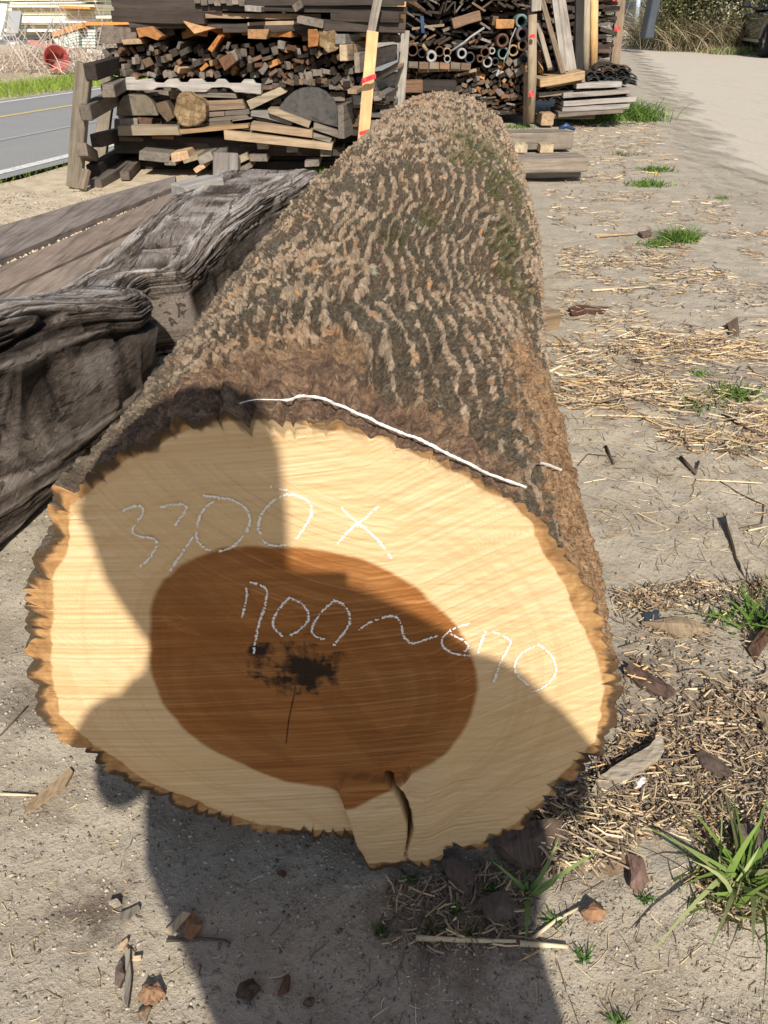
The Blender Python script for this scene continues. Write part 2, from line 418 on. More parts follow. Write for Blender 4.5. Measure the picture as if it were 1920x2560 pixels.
ridge = np.clip(.32*netw+.90*ridge*(.62+.38*sst(.30, .52, fbm(arc*10, SS*7, 3, 137))), 0, 1)
brk = fbm(arc*34+8, SS*42, 3, 54)                     # cross-breaks cut the ridges into scales
crk_ = np.minimum(sst(.0, .05, np.abs(vn(arc*46+j1, SS*36, 76)-.5)), sst(.0, .045, np.abs(vn(arc*30+9, SS*60+j2, 77)-.5)))
ridge = ridge*(.62+.38*sst(.30, .50, brk))*(.72+.28*crk_)
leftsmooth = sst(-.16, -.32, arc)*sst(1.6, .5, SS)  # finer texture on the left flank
nearbutt = .85*sst(.22, .02, SS+(fbm(arc*9, SS*9, 3, 57)-.5)*.34)*sst(.40, .15, np.abs(arc-.0))
rightpeel = .82*sst(.14, .40, arc+.16*(fbm(arc*16, SS*5, 3, 74)-.5))*sst(1.05, .2, SS+(fbm(arc*9, SS*4, 3, 58)-.5)*.5)*sst(.80, .55, arc)
peel = np.clip(rightpeel+.0, 0, 1)
amp = .0260*(1-.55*leftsmooth)*(1-.35*nearbutt)*(1-.55*rightpeel)
flake = fbm(arc*24, SS*17, 4, 59)
n4 = fbm(arc*170, SS*120, 3, 72)
plate = (vid-.5)*.007+(vid2-.5)*.008
disp = plate*(1-.6*leftsmooth)+amp*.85*(ridge-.55)+.007*(fbm(arc*40, SS*22, 3, 60)-.5)+.007*(n3-.5)+.004*(n4-.5)+nearbutt*(.012*(np.abs(2*flake-1)-.4)-.009*sst(.035, .0, np.abs(vn(arc*26+2*flake, SS*20, 73)-.5)))
disp = disp+rightpeel*.006*(fbm(arc*75, SS*6, 3, 61)-.5)
# scalloped rim: lobes around the lower and left part of the cut
lobph = U*36+9*fbm(U*8+.3, SS*3.0, 3, 63)
lob = np.abs(np.sin(lobph))**.38; side_ = .25+.75*np.maximum(sst(.15, -.5, np.sin(U-.35)), sst(.1, -.5, np.cos(U+.15)))
rimm = np.exp(-SS/.16)*side_
disp = disp*(1-.5*np.exp(-SS/.02)) + rimm*np.clip(((lob-.8)*.019*sst(.2, .5, fbm(U*7, SS*2, 2, 65))*1.3+(fbm(U*17, SS*4, 4, 64)-.5)*.024), -.016, .008)
RR = rad+disp
PX = ecx+RR*np.cos(U); PZ = ecz+RR*np.sin(U); PY = np.repeat(yy[:, None], NU, 1)+.004*(fbm(U*30, SS*10, 2, 66)-.5)*(SS > 0)
PZ = np.maximum(PZ, -.012)
tan = sst(.46, .76, ridge+.18*(vid-.5)+.34*(fbm(arc*40+2, SS*30, 4, 67)-.5)+.25*(fbm(arc*5, SS*3.5, 2, 71)-.5))
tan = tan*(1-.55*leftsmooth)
tan = np.maximum(tan, .75*sst(2.75, 3.25, SS)*sst(.40, .62, fbm(arc*22, SS*9, 3, 68)+.10*ridge))
moss = sst(-.02, .16, arc)*sst(.46, .30, arc)*sst(.35, .8, SS)*sst(2.6, 1.7, SS)
moss = np.clip(moss*1.0+.25*sst(.45, .65, fbm(arc*6, SS*4, 3, 69)), 0, 1)*sst(.36, .58, fbm(arc*20, SS*13, 4, 70))*sst(.28,.46,fbm(arc*5, SS*3, 2, 78))
logE = empty('felled_log', (float(CF[0]), YF, 0))
tag(logE, 'huge felled tree log with rough ridged bark, its sawn end marked in white chalk', 'log')
off = np.array([CF[0], YF, 0])
bv = np.stack([PX.ravel(), PY.ravel(), PZ.ravel()], 1)
bme = mesh_np('bark', bv-off, grid_faces(NS, NU, True)[:, ::-1])
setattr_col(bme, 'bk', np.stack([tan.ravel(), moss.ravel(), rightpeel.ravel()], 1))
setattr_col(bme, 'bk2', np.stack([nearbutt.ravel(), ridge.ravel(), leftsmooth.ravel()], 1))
def bark_mat():
    t = NT('rough_bark', .95, .12); v = t.mp()
    _, tn, ms, pl = t.att('bk'); _, nb, rg, ls = t.att('bk2')
    f = t.noise(v, 190, 6, .8); m = t.noise(v, 34, 5, .65); b = t.noise(v, 7, 4, .6)
    fib = t.noise(t.mp((120, 6, 120)), 1.0, 5, .65, .5)
    dark = t.ramp(f, [(.30, (.030, .024, .018)), (.48, (.115, .093, .066)), (.60, (.19, .158, .115)), (.72, (.40, .36, .29))])
    dark = t.mix(t.mr(t.noise(v, 16, 4, .6), .45, .6, 0, .5), dark, t.ramp(f, [(.32, (.03, .03, .022)), (.5, (.10, .095, .068)), (.66, (.25, .245, .20))]))
    dark = t.mix(t.mr(b, .42, .62, 0, .6), dark, t.ramp(f, [(.32, (.045, .028, .018)), (.5, (.17, .11, .07)), (.68, (.33, .23, .15))]))
    tanc = t.ramp(m, [(.25, (.26, .18, .12)), (.5, (.47, .355, .245)), (.75, (.66, .53, .39))])
    fl = t.mr(t.noise(v, 24, 4, .6), .60, .66); tanc = t.mix(t.ma('MULTIPLY', fl, .8), tanc, (.62, .31, .13)); tanc = t.mix(t.mr(b, .56, .70), tanc, t.mix(.5, tanc, (.55, .28, .13))); tanc = t.mix(t.mr(f, .52, .40, 0, .6), tanc, (.13, .09, .065))
    tk = t.ma('ADD', tn, t.ma('MULTIPLY', t.ma('SUBTRACT', t.noise(v, 120, 5, .8), .5), 1.6))
    col = t.mix(t.mr(tk, .36, .60), dark, tanc)
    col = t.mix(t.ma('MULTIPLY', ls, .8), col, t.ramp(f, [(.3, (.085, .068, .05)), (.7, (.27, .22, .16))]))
    mk = t.mr(t.ma('ADD', ms, t.ma('MULTIPLY', t.ma('SUBTRACT', m, .5), 1.5)), .35, .65)
    col = t.mix(t.ma('MULTIPLY', mk, .6), col, t.ramp(f, [(.3, (.035, .036, .014)), (.7, (.15, .15, .05))]))
    li = t.ma('MULTIPLY', t.mr(t.noise(v, 55, 4, .7), .60, .66), t.mr(t.ma('ADD', ms, b), .62, .8))
    col = t.mix(t.ma('MULTIPLY', li, .75), col, (.36, .40, .33))
    pc = t.ramp(fib, [(.25, (.10, .06, .035)), (.42, (.32, .19, .10)), (.62, (.52, .33, .185)), (.8, (.66, .46, .28))])
    pc = t.mix(t.mr(f, .50, .40, 0, .75), pc, (.07, .05, .04))
    pk = t.mr(t.ma('ADD', pl, t.ma('MULTIPLY', t.ma('SUBTRACT', m, .5), 1.7)), .42, .62)
    col = t.mix(pk, col, pc)
    bc = t.ramp(m, [(.25, (.10, .06, .045)), (.45, (.26, .165, .11)), (.70, (.48, .32, .20))])
    bc = t.mix(t.mr(b, .46, .60, 0, .85), bc, t.ramp(m, [(.3, (.16, .10, .06)), (.5, (.42, .27, .15)), (.7, (.56, .38, .22))])); bc = t.mix(t.mr(f, .55, .42, 0, .55), bc, (.05, .03, .024))
    col = t.mix(t.mr(t.ma('ADD', nb, t.ma('MULTIPLY', t.ma('SUBTRACT', m, .5), 1.0)), .35, .65), col, bc)
    sp = t.mr(t.vor(v, 95), .10, .05)
    col = t.mix(t.ma('MULTIPLY', sp, t.mr(t.noise(v, 20), .55, .6)), col, (.62, .52, .38))
    n = t.bump(f, 1.0, .006); n = t.bump(m, .8, .008, n)
    return t.out(col, n)
M['bark'] = bark_mat()
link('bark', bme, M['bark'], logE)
_sub = bv.reshape(NS, NU, 3)[:450:3, ::3]
bvh = BVHTree.FromPolygons([Vector(p) for p in _sub.reshape(-1, 3).tolist()], grid_faces(_sub.shape[0], _sub.shape[1]).tolist())
# far end of the log
FE = 24; fr_ = [bv[(NS-1)*NU:].copy()]; cc = bv[(NS-1)*NU:].mean(0)
for k in range(1, FE+1):
    t_ = 1-k/FE; P = cc+(fr_[0]-cc)*t_; P[:, 1] += .03*(1-t_*t_)+.004*(NR.random(NU)-.5); fr_.append(P)
fe = mesh_np('far_end', np.concatenate(fr_)-off, grid_faces(FE+1, NU, True)[:, ::-1])
M['sap'] = None

# ---- sawn face
def pxy(pts): return [(D(x, y, YF).x, D(x, y, YF).z) for x, y in pts]
HEART = pxy([(500,1385),(560,1368),(640,1360),(780,1365),(900,1390),(1000,1440),(1080,1500),(1150,1580),(1188,1660),(1195,1730),(1180,1800),(1140,1860),(1080,1905),(1000,1945),(935,1972),(856,2012),(852,1972),(780,1965),(680,1945),(560,1890),(480,1840),(420,1780),(390,1720),(372,1640),(370,1560),(380,1490),(425,1430)])
STEP = pxy([(1005,1938),(860,1925),(845,1960),(875,2040),(920,2200),(1500,2250),(1600,1700),(1300,1650),(1075,1860)])
NRG = 330
tt = np.linspace(0.0, 1, NRG)**.8; tt[0] = .0004
Rout = RR[0]
U2 = uu[None].repeat(NRG, 0); T2 = tt[:, None].repeat(NU, 1)
c0x, c0z = float(ecx[0, 0]), float(ecz[0, 0])
Rsm = np.convolve(np.r_[Rout[-20:], Rout, Rout[:20]], np.ones(41)/41, 'valid'); Rad_ = T2*Rsm[None]+(Rout-Rsm)[None]*sst(.86, 1.0, T2)
FX = c0x+Rad_*np.cos(U2); FZ = c0z+Rad_*np.sin(U2); FZ = np.maximum(FZ, -.012)
HR_ = HEART[:-4]+pxy([(930,1975),(870,1982)])+HEART[-3:]; _ = None
HEART = HEART+HEART[:1]
for _ in range(2):
    HEART = [tuple(np.array(a)*.75+np.array(b)*.25) if k else tuple(np.array(a)*.25+np.array(b)*.75) for a, b in zip(HEART[:-1], HEART[1:]) for k in (1, 0)]; HR_ = HEART[:-4]+pxy([(930,1975),(870,1982)])+HEART[-3:]; _ = None
HEART = HEART+HEART[:1]
HEART = HEART[:-1]
dh = polydist(FX, FZ, HEART)+.010*(fbm(FX*22, FZ*22, 4, 80)-.5)
heart = sst(.0035, -.0035, dh)
dist_rim = Rout[None]-Rad_
thick = .008+.014*sst(-.1, -.9, np.cos(U2))+.010*fbm(U2*6, U2*0+1, 3, 81)-.007*sst(.2, .9, np.sin(U2))+.006*(fbm(FX*60, FZ*60, 3, 82)-.5)+.009*sst(.75, .98, np.cos(U2-.15))+.006*np.exp(-((U2-.55)/.35)**2)
Rs_ = outline(uu); drs = Rs_[None]-Rad_
ring = sst(thick+.0015, thick-.0015, drs)
ds = polydist(FX, FZ, STEP)
stp = sst(.002, -.002, ds)
PTH = pxy([(1030,1905),(1005,1938),(860,1925),(845,1960),(920,2150)])
fall = sst(.085, .0, polydist(FX, FZ, PTH, False)); _p = pxy([(1030,1905),(1300,1650)]); _d = np.array([_p[1][0]-_p[0][0], _p[1][1]-_p[0][1]]); _d /= np.hypot(*_d)
sd_ = (FX-_p[0][0])*_d[1]-(FZ-_p[0][1])*_d[0]
fall = np.maximum(fall, sst(.05, .0, FX-_p[0][0]-.02))*np.maximum(sst(0, .05, sd_), sst(.004, -.012, FX-_p[0][0]))
dyf = .014*stp*fall
gl, gr_, gt, gb = pxy([(640, 1800)])[0][0], pxy([(1030, 1800)])[0][0], pxy([(1000, 1770)])[0][1], pxy([(1000, 1930)])[0][1]
gouge = sst(gl, gr_, FX)*sst(gr_+.0012, gr_-.0012, FX)*sst(gt, gb+.03, FZ)*sst(gb-.16, gb-.02, FZ)
CR = pxy([(972,1932),(1000,1965),(1018,2010),(1026,2050),(1020,2085),(1012,2120)])
dcr = polydist(FX, FZ, CR, False); cw = .0055*sst(pxy([(1000, 2140)])[0][1], pxy([(1000, 1980)])[0][1], FZ)+.0012
crack = sst(cw, cw*.35, dcr+.0025*(fbm(FX*90, FZ*90, 3, 83)-.5))
CR2 = pxy([(745,1680),(735,1740),(722,1800),(715,1860)])
crack2 = .75*sst(.0010, .0002, polydist(FX, FZ, CR2, False))
CR3 = pxy([(372,1640),(395,1690),(420,1740)])
dyf -= .028*crack+.004*crack2
# chainsaw marks: fine shallow arcs; the second cut at the upper left has its own centre
ups = polydist(FX, FZ, pxy([(225,1150),(250,1330),(380,1500),(430,1580),(560,1600),(900,1480),(1000,1300),(700,1190),(480,1150)]))
up = sst(.004, -.004, ups)
a1 = np.hypot(FX-(-.35), (FZ-2.6)); a2 = np.hypot(FX-pxy([(1100, 700)])[0][0], FZ-pxy([(1100, 700)])[0][1])
a3 = np.hypot(FX-1.2, FZ+1.4)
m1 = fbm(a1*420, FX*2.6, 3, 90); m2 = fbm(a2*330, FX*3, 3, 91); m3 = fbm(a3*400, FX*2.6, 3, 92)
kx = sst(.0, .12, FX+.35*(FZ-.4)-.02)
mk = m1*(1-kx)+m3*kx; mk = mk*(1-up*.75)+m2*up*.75
dyf += .0022*(mk-.5)+.0012*(fbm(FX*60, FZ*160, 3, 94)-.5)+.004*(fbm(FX*6, FZ*5, 2, 95)-.5)
ragged = sst(.75, 1, ring)*(.003*(fbm(FX*70, FZ*70, 3, 96)-.6))
dyf += ragged*np.clip(dist_rim/.004, 0, 1)
dyf *= np.clip(dist_rim/.0015, 0, 1)*1.0+stp*fall*(1-np.clip(dist_rim/.0015, 0, 1))
FY = YF-dyf
# pith stain
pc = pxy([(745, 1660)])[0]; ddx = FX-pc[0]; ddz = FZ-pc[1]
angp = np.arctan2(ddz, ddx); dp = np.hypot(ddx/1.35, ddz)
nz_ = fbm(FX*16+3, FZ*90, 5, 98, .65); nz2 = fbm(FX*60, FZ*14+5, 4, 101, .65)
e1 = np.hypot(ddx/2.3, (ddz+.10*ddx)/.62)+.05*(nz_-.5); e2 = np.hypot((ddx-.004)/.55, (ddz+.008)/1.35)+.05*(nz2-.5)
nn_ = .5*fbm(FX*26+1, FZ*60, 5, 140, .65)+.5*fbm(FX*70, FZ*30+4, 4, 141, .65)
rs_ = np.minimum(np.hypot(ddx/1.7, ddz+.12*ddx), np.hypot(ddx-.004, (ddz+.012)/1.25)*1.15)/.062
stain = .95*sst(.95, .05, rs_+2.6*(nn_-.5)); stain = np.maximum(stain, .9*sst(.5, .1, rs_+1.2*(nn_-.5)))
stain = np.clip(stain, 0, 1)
dhr = polydist(FX, FZ, HR_)
ringsd = fbm((dhr+.006*fbm(FX*7, FZ*7, 3, 99))*75, angp*.4+3, 3, 100)
fme = mesh_np('cut_face', np.stack([FX.ravel(), FY.ravel(), FZ.ravel()], 1)-off, grid_faces(NRG, NU, True))
setattr_col(fme, 'wd', np.stack([heart.ravel(), ring.ravel(), stain.ravel()], 1))
setattr_col(fme, 'wd2', np.stack([np.clip(crack+crack2+sst(.021, .013, dist_rim+.014*fbm(U2*34, dist_rim*70, 4, 79))*sst(.30, .44, fbm(U2*14, dist_rim*20, 3, 78))*side_[0][None], 0, 1).ravel(), mk.ravel(), ringsd.ravel()], 1))
def face_mat():
    t = NT('sawn_wood', .75, .2); v = t.mp()
    _, he, ri, st = t.att('wd'); _, ck, mk_, rg = t.att('wd2')
    sv = t.noise(t.mp((5, 5, 150)), 1.0, 6, .7, .6); sv2 = t.noise(t.mp((4, 4, 110), (0, radians(-14), 0)), 1.0, 5, .7, .5)
    b = t.noise(t.mp((3.5, 3.5, 9)), 1.0, 4, .6); sp = t.noise(v, 70, 4, .7)
    s = t.mix(.5, sv, sv2)
    sap = t.ramp(s, [(.28, (.46, .30, .155)), (.44, (.62, .435, .235)), (.66, (.71, .53, .325))])
    sap = t.mix(t.mr(b, .42, .68, 0, .55), sap, (.62, .43, .20))
    sap = t.mix(t.mr(mk_, .46, .24, 0, .38), sap, (.42, .27, .13)); sap = t.mix(t.mr(mk_, .58, .75, 0, .4), sap, (.78, .61, .40))
    sap = t.mix(t.mr(rg, .54, .70, 0, .28), sap, (.50, .31, .145))
    sap = t.mix(t.mr(sp, .66, .74, 0, .45), sap, (.30, .19, .09))
    hw = t.ramp(s, [(.26, (.17, .060, .015)), (.5, (.285, .108, .027)), (.7, (.42, .19, .062))])
    hw = t.mix(t.mr(mk_, .56, .74, 0, .55), hw, (.48, .25, .105)); hw = t.mix(t.mr(b, .45, .65, 0, .5), hw, (.33, .165, .06))
    hw = t.mix(t.mr(rg, .50, .70, 0, .22), hw, (.13, .05, .014)); hw = t.mix(t.mr(mk_, .38, .20, 0, .3), hw, (.11, .036, .009))
    col = t.mix(he, sap, hw)
    bk = t.ramp(t.mix(.45, s, t.noise(v, 60, 5, .65)), [(.34, (.14, .07, .028)), (.48, (.34, .185, .075)), (.66, (.52, .32, .14))])
    bk = t.mix(t.ma('MULTIPLY', ck, .93), bk, t.ramp(t.noise(v, 45, 5, .7), [(.35, (.025, .015, .010)), (.6, (.13, .075, .04))]))
    col = t.mix(ri, col, bk)
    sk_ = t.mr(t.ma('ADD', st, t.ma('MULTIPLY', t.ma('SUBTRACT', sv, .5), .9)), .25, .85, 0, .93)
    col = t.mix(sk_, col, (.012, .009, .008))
    col = t.mix(t.ma('MULTIPLY', ck, .85), col, (.07, .045, .025))
    n = t.bump(s, .35, .0025); n = t.bump(sp, .25, .0015, n)
    return t.out(col, n)
M['sap'] = face_mat()
fo = link('cut_face', fme, M['sap'], logE)
link('far_end', fe, M['pale'], logE)


# ---- chalk writing on the sawn face: 3300 X 700 ~ 670
def z6(x, y): return (x*.5787, 900+y*.5787)
def r2(x, y): return (800+x*.5425, 1100+y*.5425)
CH = [
 ('three', [[z6(*p) for p in s] for s in ([(530,648),(580,625),(622,628),(618,670),(580,710),(572,745),(620,760),(670,762),(682,790),(665,830),(630,870),(603,888)],)]),
 ('three', [[z6(*p) for p in s] for s in ([(695,632),(740,620),(800,618),(808,640),(780,680),(748,725)], [(838,758),(800,812),(765,862),(738,905)])]),
 ('zero', [[z6(*p) for p in s] for s in ([(930,600),(890,630),(865,670),(850,720),(850,775),(885,810),(940,825),(1000,808),(1045,770),(1075,720),(1085,680),(1060,630),(1010,602),(940,590),(880,582)],)]),
 ('zero', [[z6(*p) for p in s] for s in ([(1190,600),(1155,630),(1125,670),(1114,715),(1130,770),(1170,800),(1235,795)], [(1170,612),(1230,574),(1290,580),(1335,605),(1352,640),(1340,680),(1310,725),(1283,768)], [(1170,542),(1240,560)])]),
 ('cross', [[r2(*p) for p in s] for s in ([(92,300),(135,345),(180,378),(255,440),(330,540)], [(268,300),(225,345),(180,375),(120,425),(76,480)])]),
 ('seven', [[z6(*p) for p in s] for s in ([(1066,980),(1068,1030),(1046,1108)], [(1078,956),(1130,970),(1158,987),(1150,1050),(1120,1130),(1105,1200),(1097,1265)])]),
 ('zero', [[z6(*p) for p in s] for s in ([(1255,1020),(1215,1055),(1182,1110),(1178,1150),(1222,1190)], [(1255,1022),(1310,1050),(1338,1090),(1330,1130),(1295,1162),(1255,1185)])]),
 ('zero', [[z6(*p) for p in s] for s in ([(1450,1030),(1400,1070),(1355,1130),(1345,1170),(1370,1195),(1402,1200)], [(1440,1028),(1490,1050),(1517,1100),(1505,1150),(1440,1228)])]),
 ('tilde', [[r2(*p) for p in s] for s in ([(178,868),(210,845),(270,820),(330,800),(362,815),(378,850),(383,900),(420,935),(470,920),(540,895)],)]),
 ('six', [[r2(*p) for p in s] for s in ([(688,840),(630,858),(580,885),(556,920),(572,955),(620,983),(690,988)], [(600,890),(655,912),(692,942),(665,970)])]),
 ('seven', [[r2(*p) for p in s] for s in ([(765,870),(745,915),(727,977)], [(765,872),(820,885),(886,922),(860,962),(830,1020),(815,1065),(800,1110)])]),
 ('zero', [[r2(*p) for p in s] for s in ([(1010,935),(940,965),(898,1010),(893,1050),(915,1090),(960,1125)], [(1000,938),(1050,965),(1083,1020),(1088,1070),(1060,1110),(1015,1145),(975,1155)])]),
]
def smooth_line(P, n):
    P = np.array(P, float)
    for _ in range(2):
        Q = [P[0]]
        for a, b in zip(P[:-1], P[1:]): Q += [a*.75+b*.25, a*.25+b*.75]
        Q.append(P[-1]); P = np.array(Q)
    d = np.r_[0, np.cumsum(np.hypot(*np.diff(P, axis=0).T))]; t = np.linspace(0, d[-1], n)
    return np.stack([np.interp(t, d, P[:, 0]), np.interp(t, d, P[:, 1])], 1), d[-1]
# depth of the face under a point
_fx, _fz, _fy = FX.ravel(), FZ.ravel(), FY.ravel()
for nm, strokes in CH:
    V = []; F = []
    for st in strokes:
        P2, L = smooth_line([(D(x, y, YF).x, D(x, y, YF).z) for x, y in st], 3)
        n = max(8, int(L/.0011)); P2, L = smooth_line([(D(x, y, YF).x, D(x, y, YF).z) for x, y in st], n)
        d = np.gradient(P2, axis=0); d /= np.hypot(*d.T)[:, None]+1e-9; nr = np.stack([-d[:, 1], d[:, 0]], 1)
        for i in range(n-1):
            # chalk only takes on the tops of the saw marks: many small torn dashes
            ph = vn(np.array([P2[i, 1]*420.+P2[i, 0]*60]), np.array([3.]), 120)[0]
            if ph < .20 or R.random() < .06: continue
            wdt = .0017*(.55+.8*R.random())
            for k in range(2):
                a = P2[i]+nr[i]*(wdt*R.uniform(-1.1, .1)); b = a+nr[i]*wdt*R.uniform(.7, 1.2)
                e = d[i]*.0013; sk_ = d[i]*R.uniform(-.0006, .0006)
                j = np.argmin((_fx[::3]-a[0])**2+(_fz[::3]-a[1])**2)*3 if (i % 6 == 0 and k == 0) else j
                y0 = _fy[j]-.0016
                b0 = len(V)
                for q_, yo in ((a, 0), (a+e, 0), (b+e+sk_, 0), (b+sk_, 0)): V.append((q_[0], y0-R.random()*.0002, q_[1]))
                F.append((b0, b0+1, b0+2, b0+3))
    o = link('chalk_'+nm, pymesh('chalk_'+nm, np.array(V)-off, F), M['chalk'], fo)
# white painted line over the bark near the cut
def on_bark(px, py):
    r = ray(px*1.1573, py*1.1573).normalized(); h = bvh.ray_cast(Vector((0, 0, H)), r)
    return (h[0], h[1]) if h[0] is not None else (D(px*1.1573, py*1.1573, .75), Vector((0, -.3, 1)))
for seg in ([(484,908),(492,893),(510,880),(535,873),(570,874),(604,875),(640,866),(668,866),(700,870),(735,886),(770,903),(800,916),(835,930),(870,943),(905,958),(940,975),(970,991),(1000,1005),(1030,1022),(1060,1036),(1100,1048),(1145,1062)], [(1155,1003),(1180,1012),(1210,1022)]):
    P2, L = smooth_line(seg, 160 if len(seg) > 4 else 24); V = []; F = []
    hits = [on_bark(x, y) for x, y in P2]; hn = len(hits)
    for i, (x, y) in enumerate(P2):
        x2, y2 = P2[min(i+1, len(P2)-1)]; x0, y0 = P2[max(i-1, 0)]
        win = hits[max(0, i-4):i+5]; p = sum((h_[0] for h_ in win), Vector())/len(win); nrm = sum((h_[1] for h_ in win), Vector()).normalized(); nrm = nrm if nrm.dot(Vector((0, 0, H))-p) > 0 else -nrm; p = p+nrm*.003+(Vector((0, 0, H))-p).normalized()*.009
        d = Vector((x2-x0, 0, -(y2-y0))).normalized(); side = Vector((d.z, 0, -d.x)) if True else None
        thin = .35 if (x < 610 and len(seg) > 4) else 1.0
        wd_ = .0018*thin*R.uniform(.75, 1.25); up_ = Vector((0, 1, 0)).cross(d); 
        c_ = p+nrm*.0025+Vector((0, -.0015, .001))
        V += [c_-Vector((0, .7, .7))*0-up_*wd_, c_+nrm*.0007, c_+up_*wd_+Vector((0, wd_*.6, 0))]
    for i in range(len(P2)-1):
        for k in range(2): F.append((3*i+k, 3*i+k+1, 3*i+k+4, 3*i+k+3))
    V = [(v-Vector(off.tolist())) for v in V]
    link('painted_line', pymesh('painted_line', V, F, True), M['paint'], logE)
# bearers under the log
stick('bearer_timber', (-.28, 3.55, .035), (.50, 3.55, .035), .09, .07, M['pale'], 'short pale squared timber lying under the far part of the log', 'timber')
stick('bearer_timber', (-.05, 2.72, .03), G(1382, 812)+Vector((0, 0, .03)), .10, .075, M['pale'], 'pale block end poking out from beneath the right flank of the log', 'timber')

# ------------------------------------------------------------------ old hewn beam at the left
def old_beam():
    # Y, x of left side, x of right side, top height, fall of the top to the left
    ST = [(1.10, -1.75, -.98, .50), (1.30, -1.62, -.93, .53), (1.55, -1.50, -.885, .535), (1.80, -1.36, -.83, .50), (2.05, -1.26, -.765, .43), (2.25, -1.15, -.73, .37),
          (2.42, -1.09, -.735, .335), (2.50, -1.07, -.77, .325), (2.56, -1.06, -.84, .32), (2.66, -1.05, -.85, .315), (2.74, -1.04, -.83, .315), (2.76, -1.04, -.715, .315), (2.80, -1.035, -.70, .318),
          (3.05, -1.02, -.655, .335), (3.35, -1.0, -.60, .37), (3.65, -.975, -.545, .385), (4.0, -.97, -.47, .375), (4.3, -.95, -.40, .36), (4.62, -.92, -.36, .345), (4.76, -.86, -.38, .32)]
    ST = np.array(ST); n = 620; m = 420
    ys = np.linspace(ST[0, 0], ST[-1, 0], n); ker = np.exp(-np.linspace(-2, 2, 9)**2); ker /= ker.sum()
    def s(k): 
        v = np.interp(ys, ST[:, 0], ST[:, k]); return np.convolve(np.pad(v, 4, 'edge'), ker, 'valid')
    xl, xr, zt = s(1), s(2), s(3)
    t = np.linspace(0, 1, m, endpoint=False)
    # superellipse section, angle from the bottom right corner
    a = t*2*pi-pi*.25
    ca, sa = np.cos(a), np.sin(a); e = .22
    sx = np.sign(ca)*np.abs(ca)**e; sz = np.sign(sa)*np.abs(sa)**e
    A, Yg = np.meshgrid(a, ys); cxm = (xl+xr)/2; hw = (xr-xl)/2
    SX = cxm[:, None]+hw[:, None]*sx[None]; SZ = (zt/2)[:, None]*(1+sz[None])
    per = np.cumsum(np.r_[0, np.hypot(np.diff(sx), np.diff(sz))])*.25; Pg = per[None].repeat(n, 0)
    wv_ = (fbm(Pg*4, Yg*1.6, 3, 150)-.5)*.09
    knots = [(.33, 3.55, .10), (.30, 2.9, .08), (.55, 2.0, .09), (.15, 1.7, .10), (.42, 2.25, .07)]
    for kp, ky, kr in knots:
        kp = kp*per[-1]; dd = np.hypot(Pg-kp, (Yg-ky)*.6); wv_ += .055*np.exp(-(dd/kr)**2)
    g = fbm((Pg+wv_)*70, Yg*2.6, 4, 151); g2 = fbm((Pg+wv_)*190, Yg*8, 3, 152)
    crk = vn((Pg+wv_*1.2)*22, Yg*.9, 153); crk = sst(.040, .0, np.abs(crk-.5))*sst(.34, .46, fbm(Pg*6, Yg*2.5, 2, 154))
    lump = fbm(Pg*4, Yg*2.2, 3, 155)-.5; lump2 = fbm(Pg*14, Yg*9, 3, 158)-.5
    crk3 = vn((Pg+wv_)*55, Yg*3.2, 160); crk3 = sst(.06, .0, np.abs(crk3-.5))*sst(.42, .55, fbm(Pg*12, Yg*6, 3, 161))
    hol3 = sst(.66, .74, fbm(Pg*7+4, Yg*3.2, 3, 162))
    dsp = .016*(g-.5)+.009*(g2-.5)-.024*crk-.008*crk3-.020*hol3*(sa[None] < .5)+.022*lump+.010*lump2
    # rotten hollow low on the near side face
    hol = np.exp(-(((Yg-1.50)/.22)**2+((SZ-.20)/.10)**2)**2)*(ca[None] > .3); dsp -= .10*hol
    hol2 = np.exp(-(((Yg-2.63)/.07)**2))*(ca[None] > .2)*(SZ < .24); dsp -= .03*hol2
    NX = sx[None]*np.abs(ca[None])**.3; NZ = sz[None]*np.abs(sa[None])**.3
    V = np.stack([SX+dsp*NX, Yg+.01*lump, np.maximum(SZ+dsp*NZ, -.01)], -1)
    rows = [V]
    V0 = V[0].mean(0); V1 = V[-1].mean(0)
    caps0 = [V0+(V[0]-V0)*k for k in (0.02, .3, .6, .85)]; caps1 = [V1+(V[-1]-V1)*k for k in (.85, .6, .3, .02)]
    for i, c in enumerate(caps0): c[:, 1] -= (.05, .045, .03, .015)[i]
    for i, c in enumerate(caps1): c[:, 1] += (.012, .03, .045, .05)[i]
    V = np.concatenate([np.array(caps0), V, np.array(caps1)])
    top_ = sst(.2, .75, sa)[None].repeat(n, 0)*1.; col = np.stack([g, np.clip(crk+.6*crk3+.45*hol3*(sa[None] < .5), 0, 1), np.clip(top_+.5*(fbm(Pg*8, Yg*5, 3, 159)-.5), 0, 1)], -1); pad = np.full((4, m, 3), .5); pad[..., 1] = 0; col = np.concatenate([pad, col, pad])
    org = np.array([-.8, 2.5, 0])
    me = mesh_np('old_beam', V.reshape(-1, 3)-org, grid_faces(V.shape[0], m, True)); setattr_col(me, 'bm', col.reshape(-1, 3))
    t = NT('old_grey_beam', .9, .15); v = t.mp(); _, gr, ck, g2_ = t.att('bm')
    f = t.noise(t.mp((95, 9, 95)), 1.0, 7, .75, .8); b = t.noise(v, 3.5, 5, .65)
    s_ = t.ma('ADD', t.ma('MULTIPLY', gr, .55), t.ma('MULTIPLY', f, .45))
    c = t.ramp(s_, [(.38, (.06, .045, .036)), (.48, (.23, .195, .17)), (.57, (.43, .39, .355)), (.68, (.58, .54, .51))])
    c = t.mix(t.mr(g2_, .65, .15, 0, .85), c, t.ramp(s_, [(.34, (.018, .015, .013)), (.48, (.085, .068, .056)), (.62, (.24, .20, .17))]))  # side faces darkened in the colour to imitate their shade; top stays pale
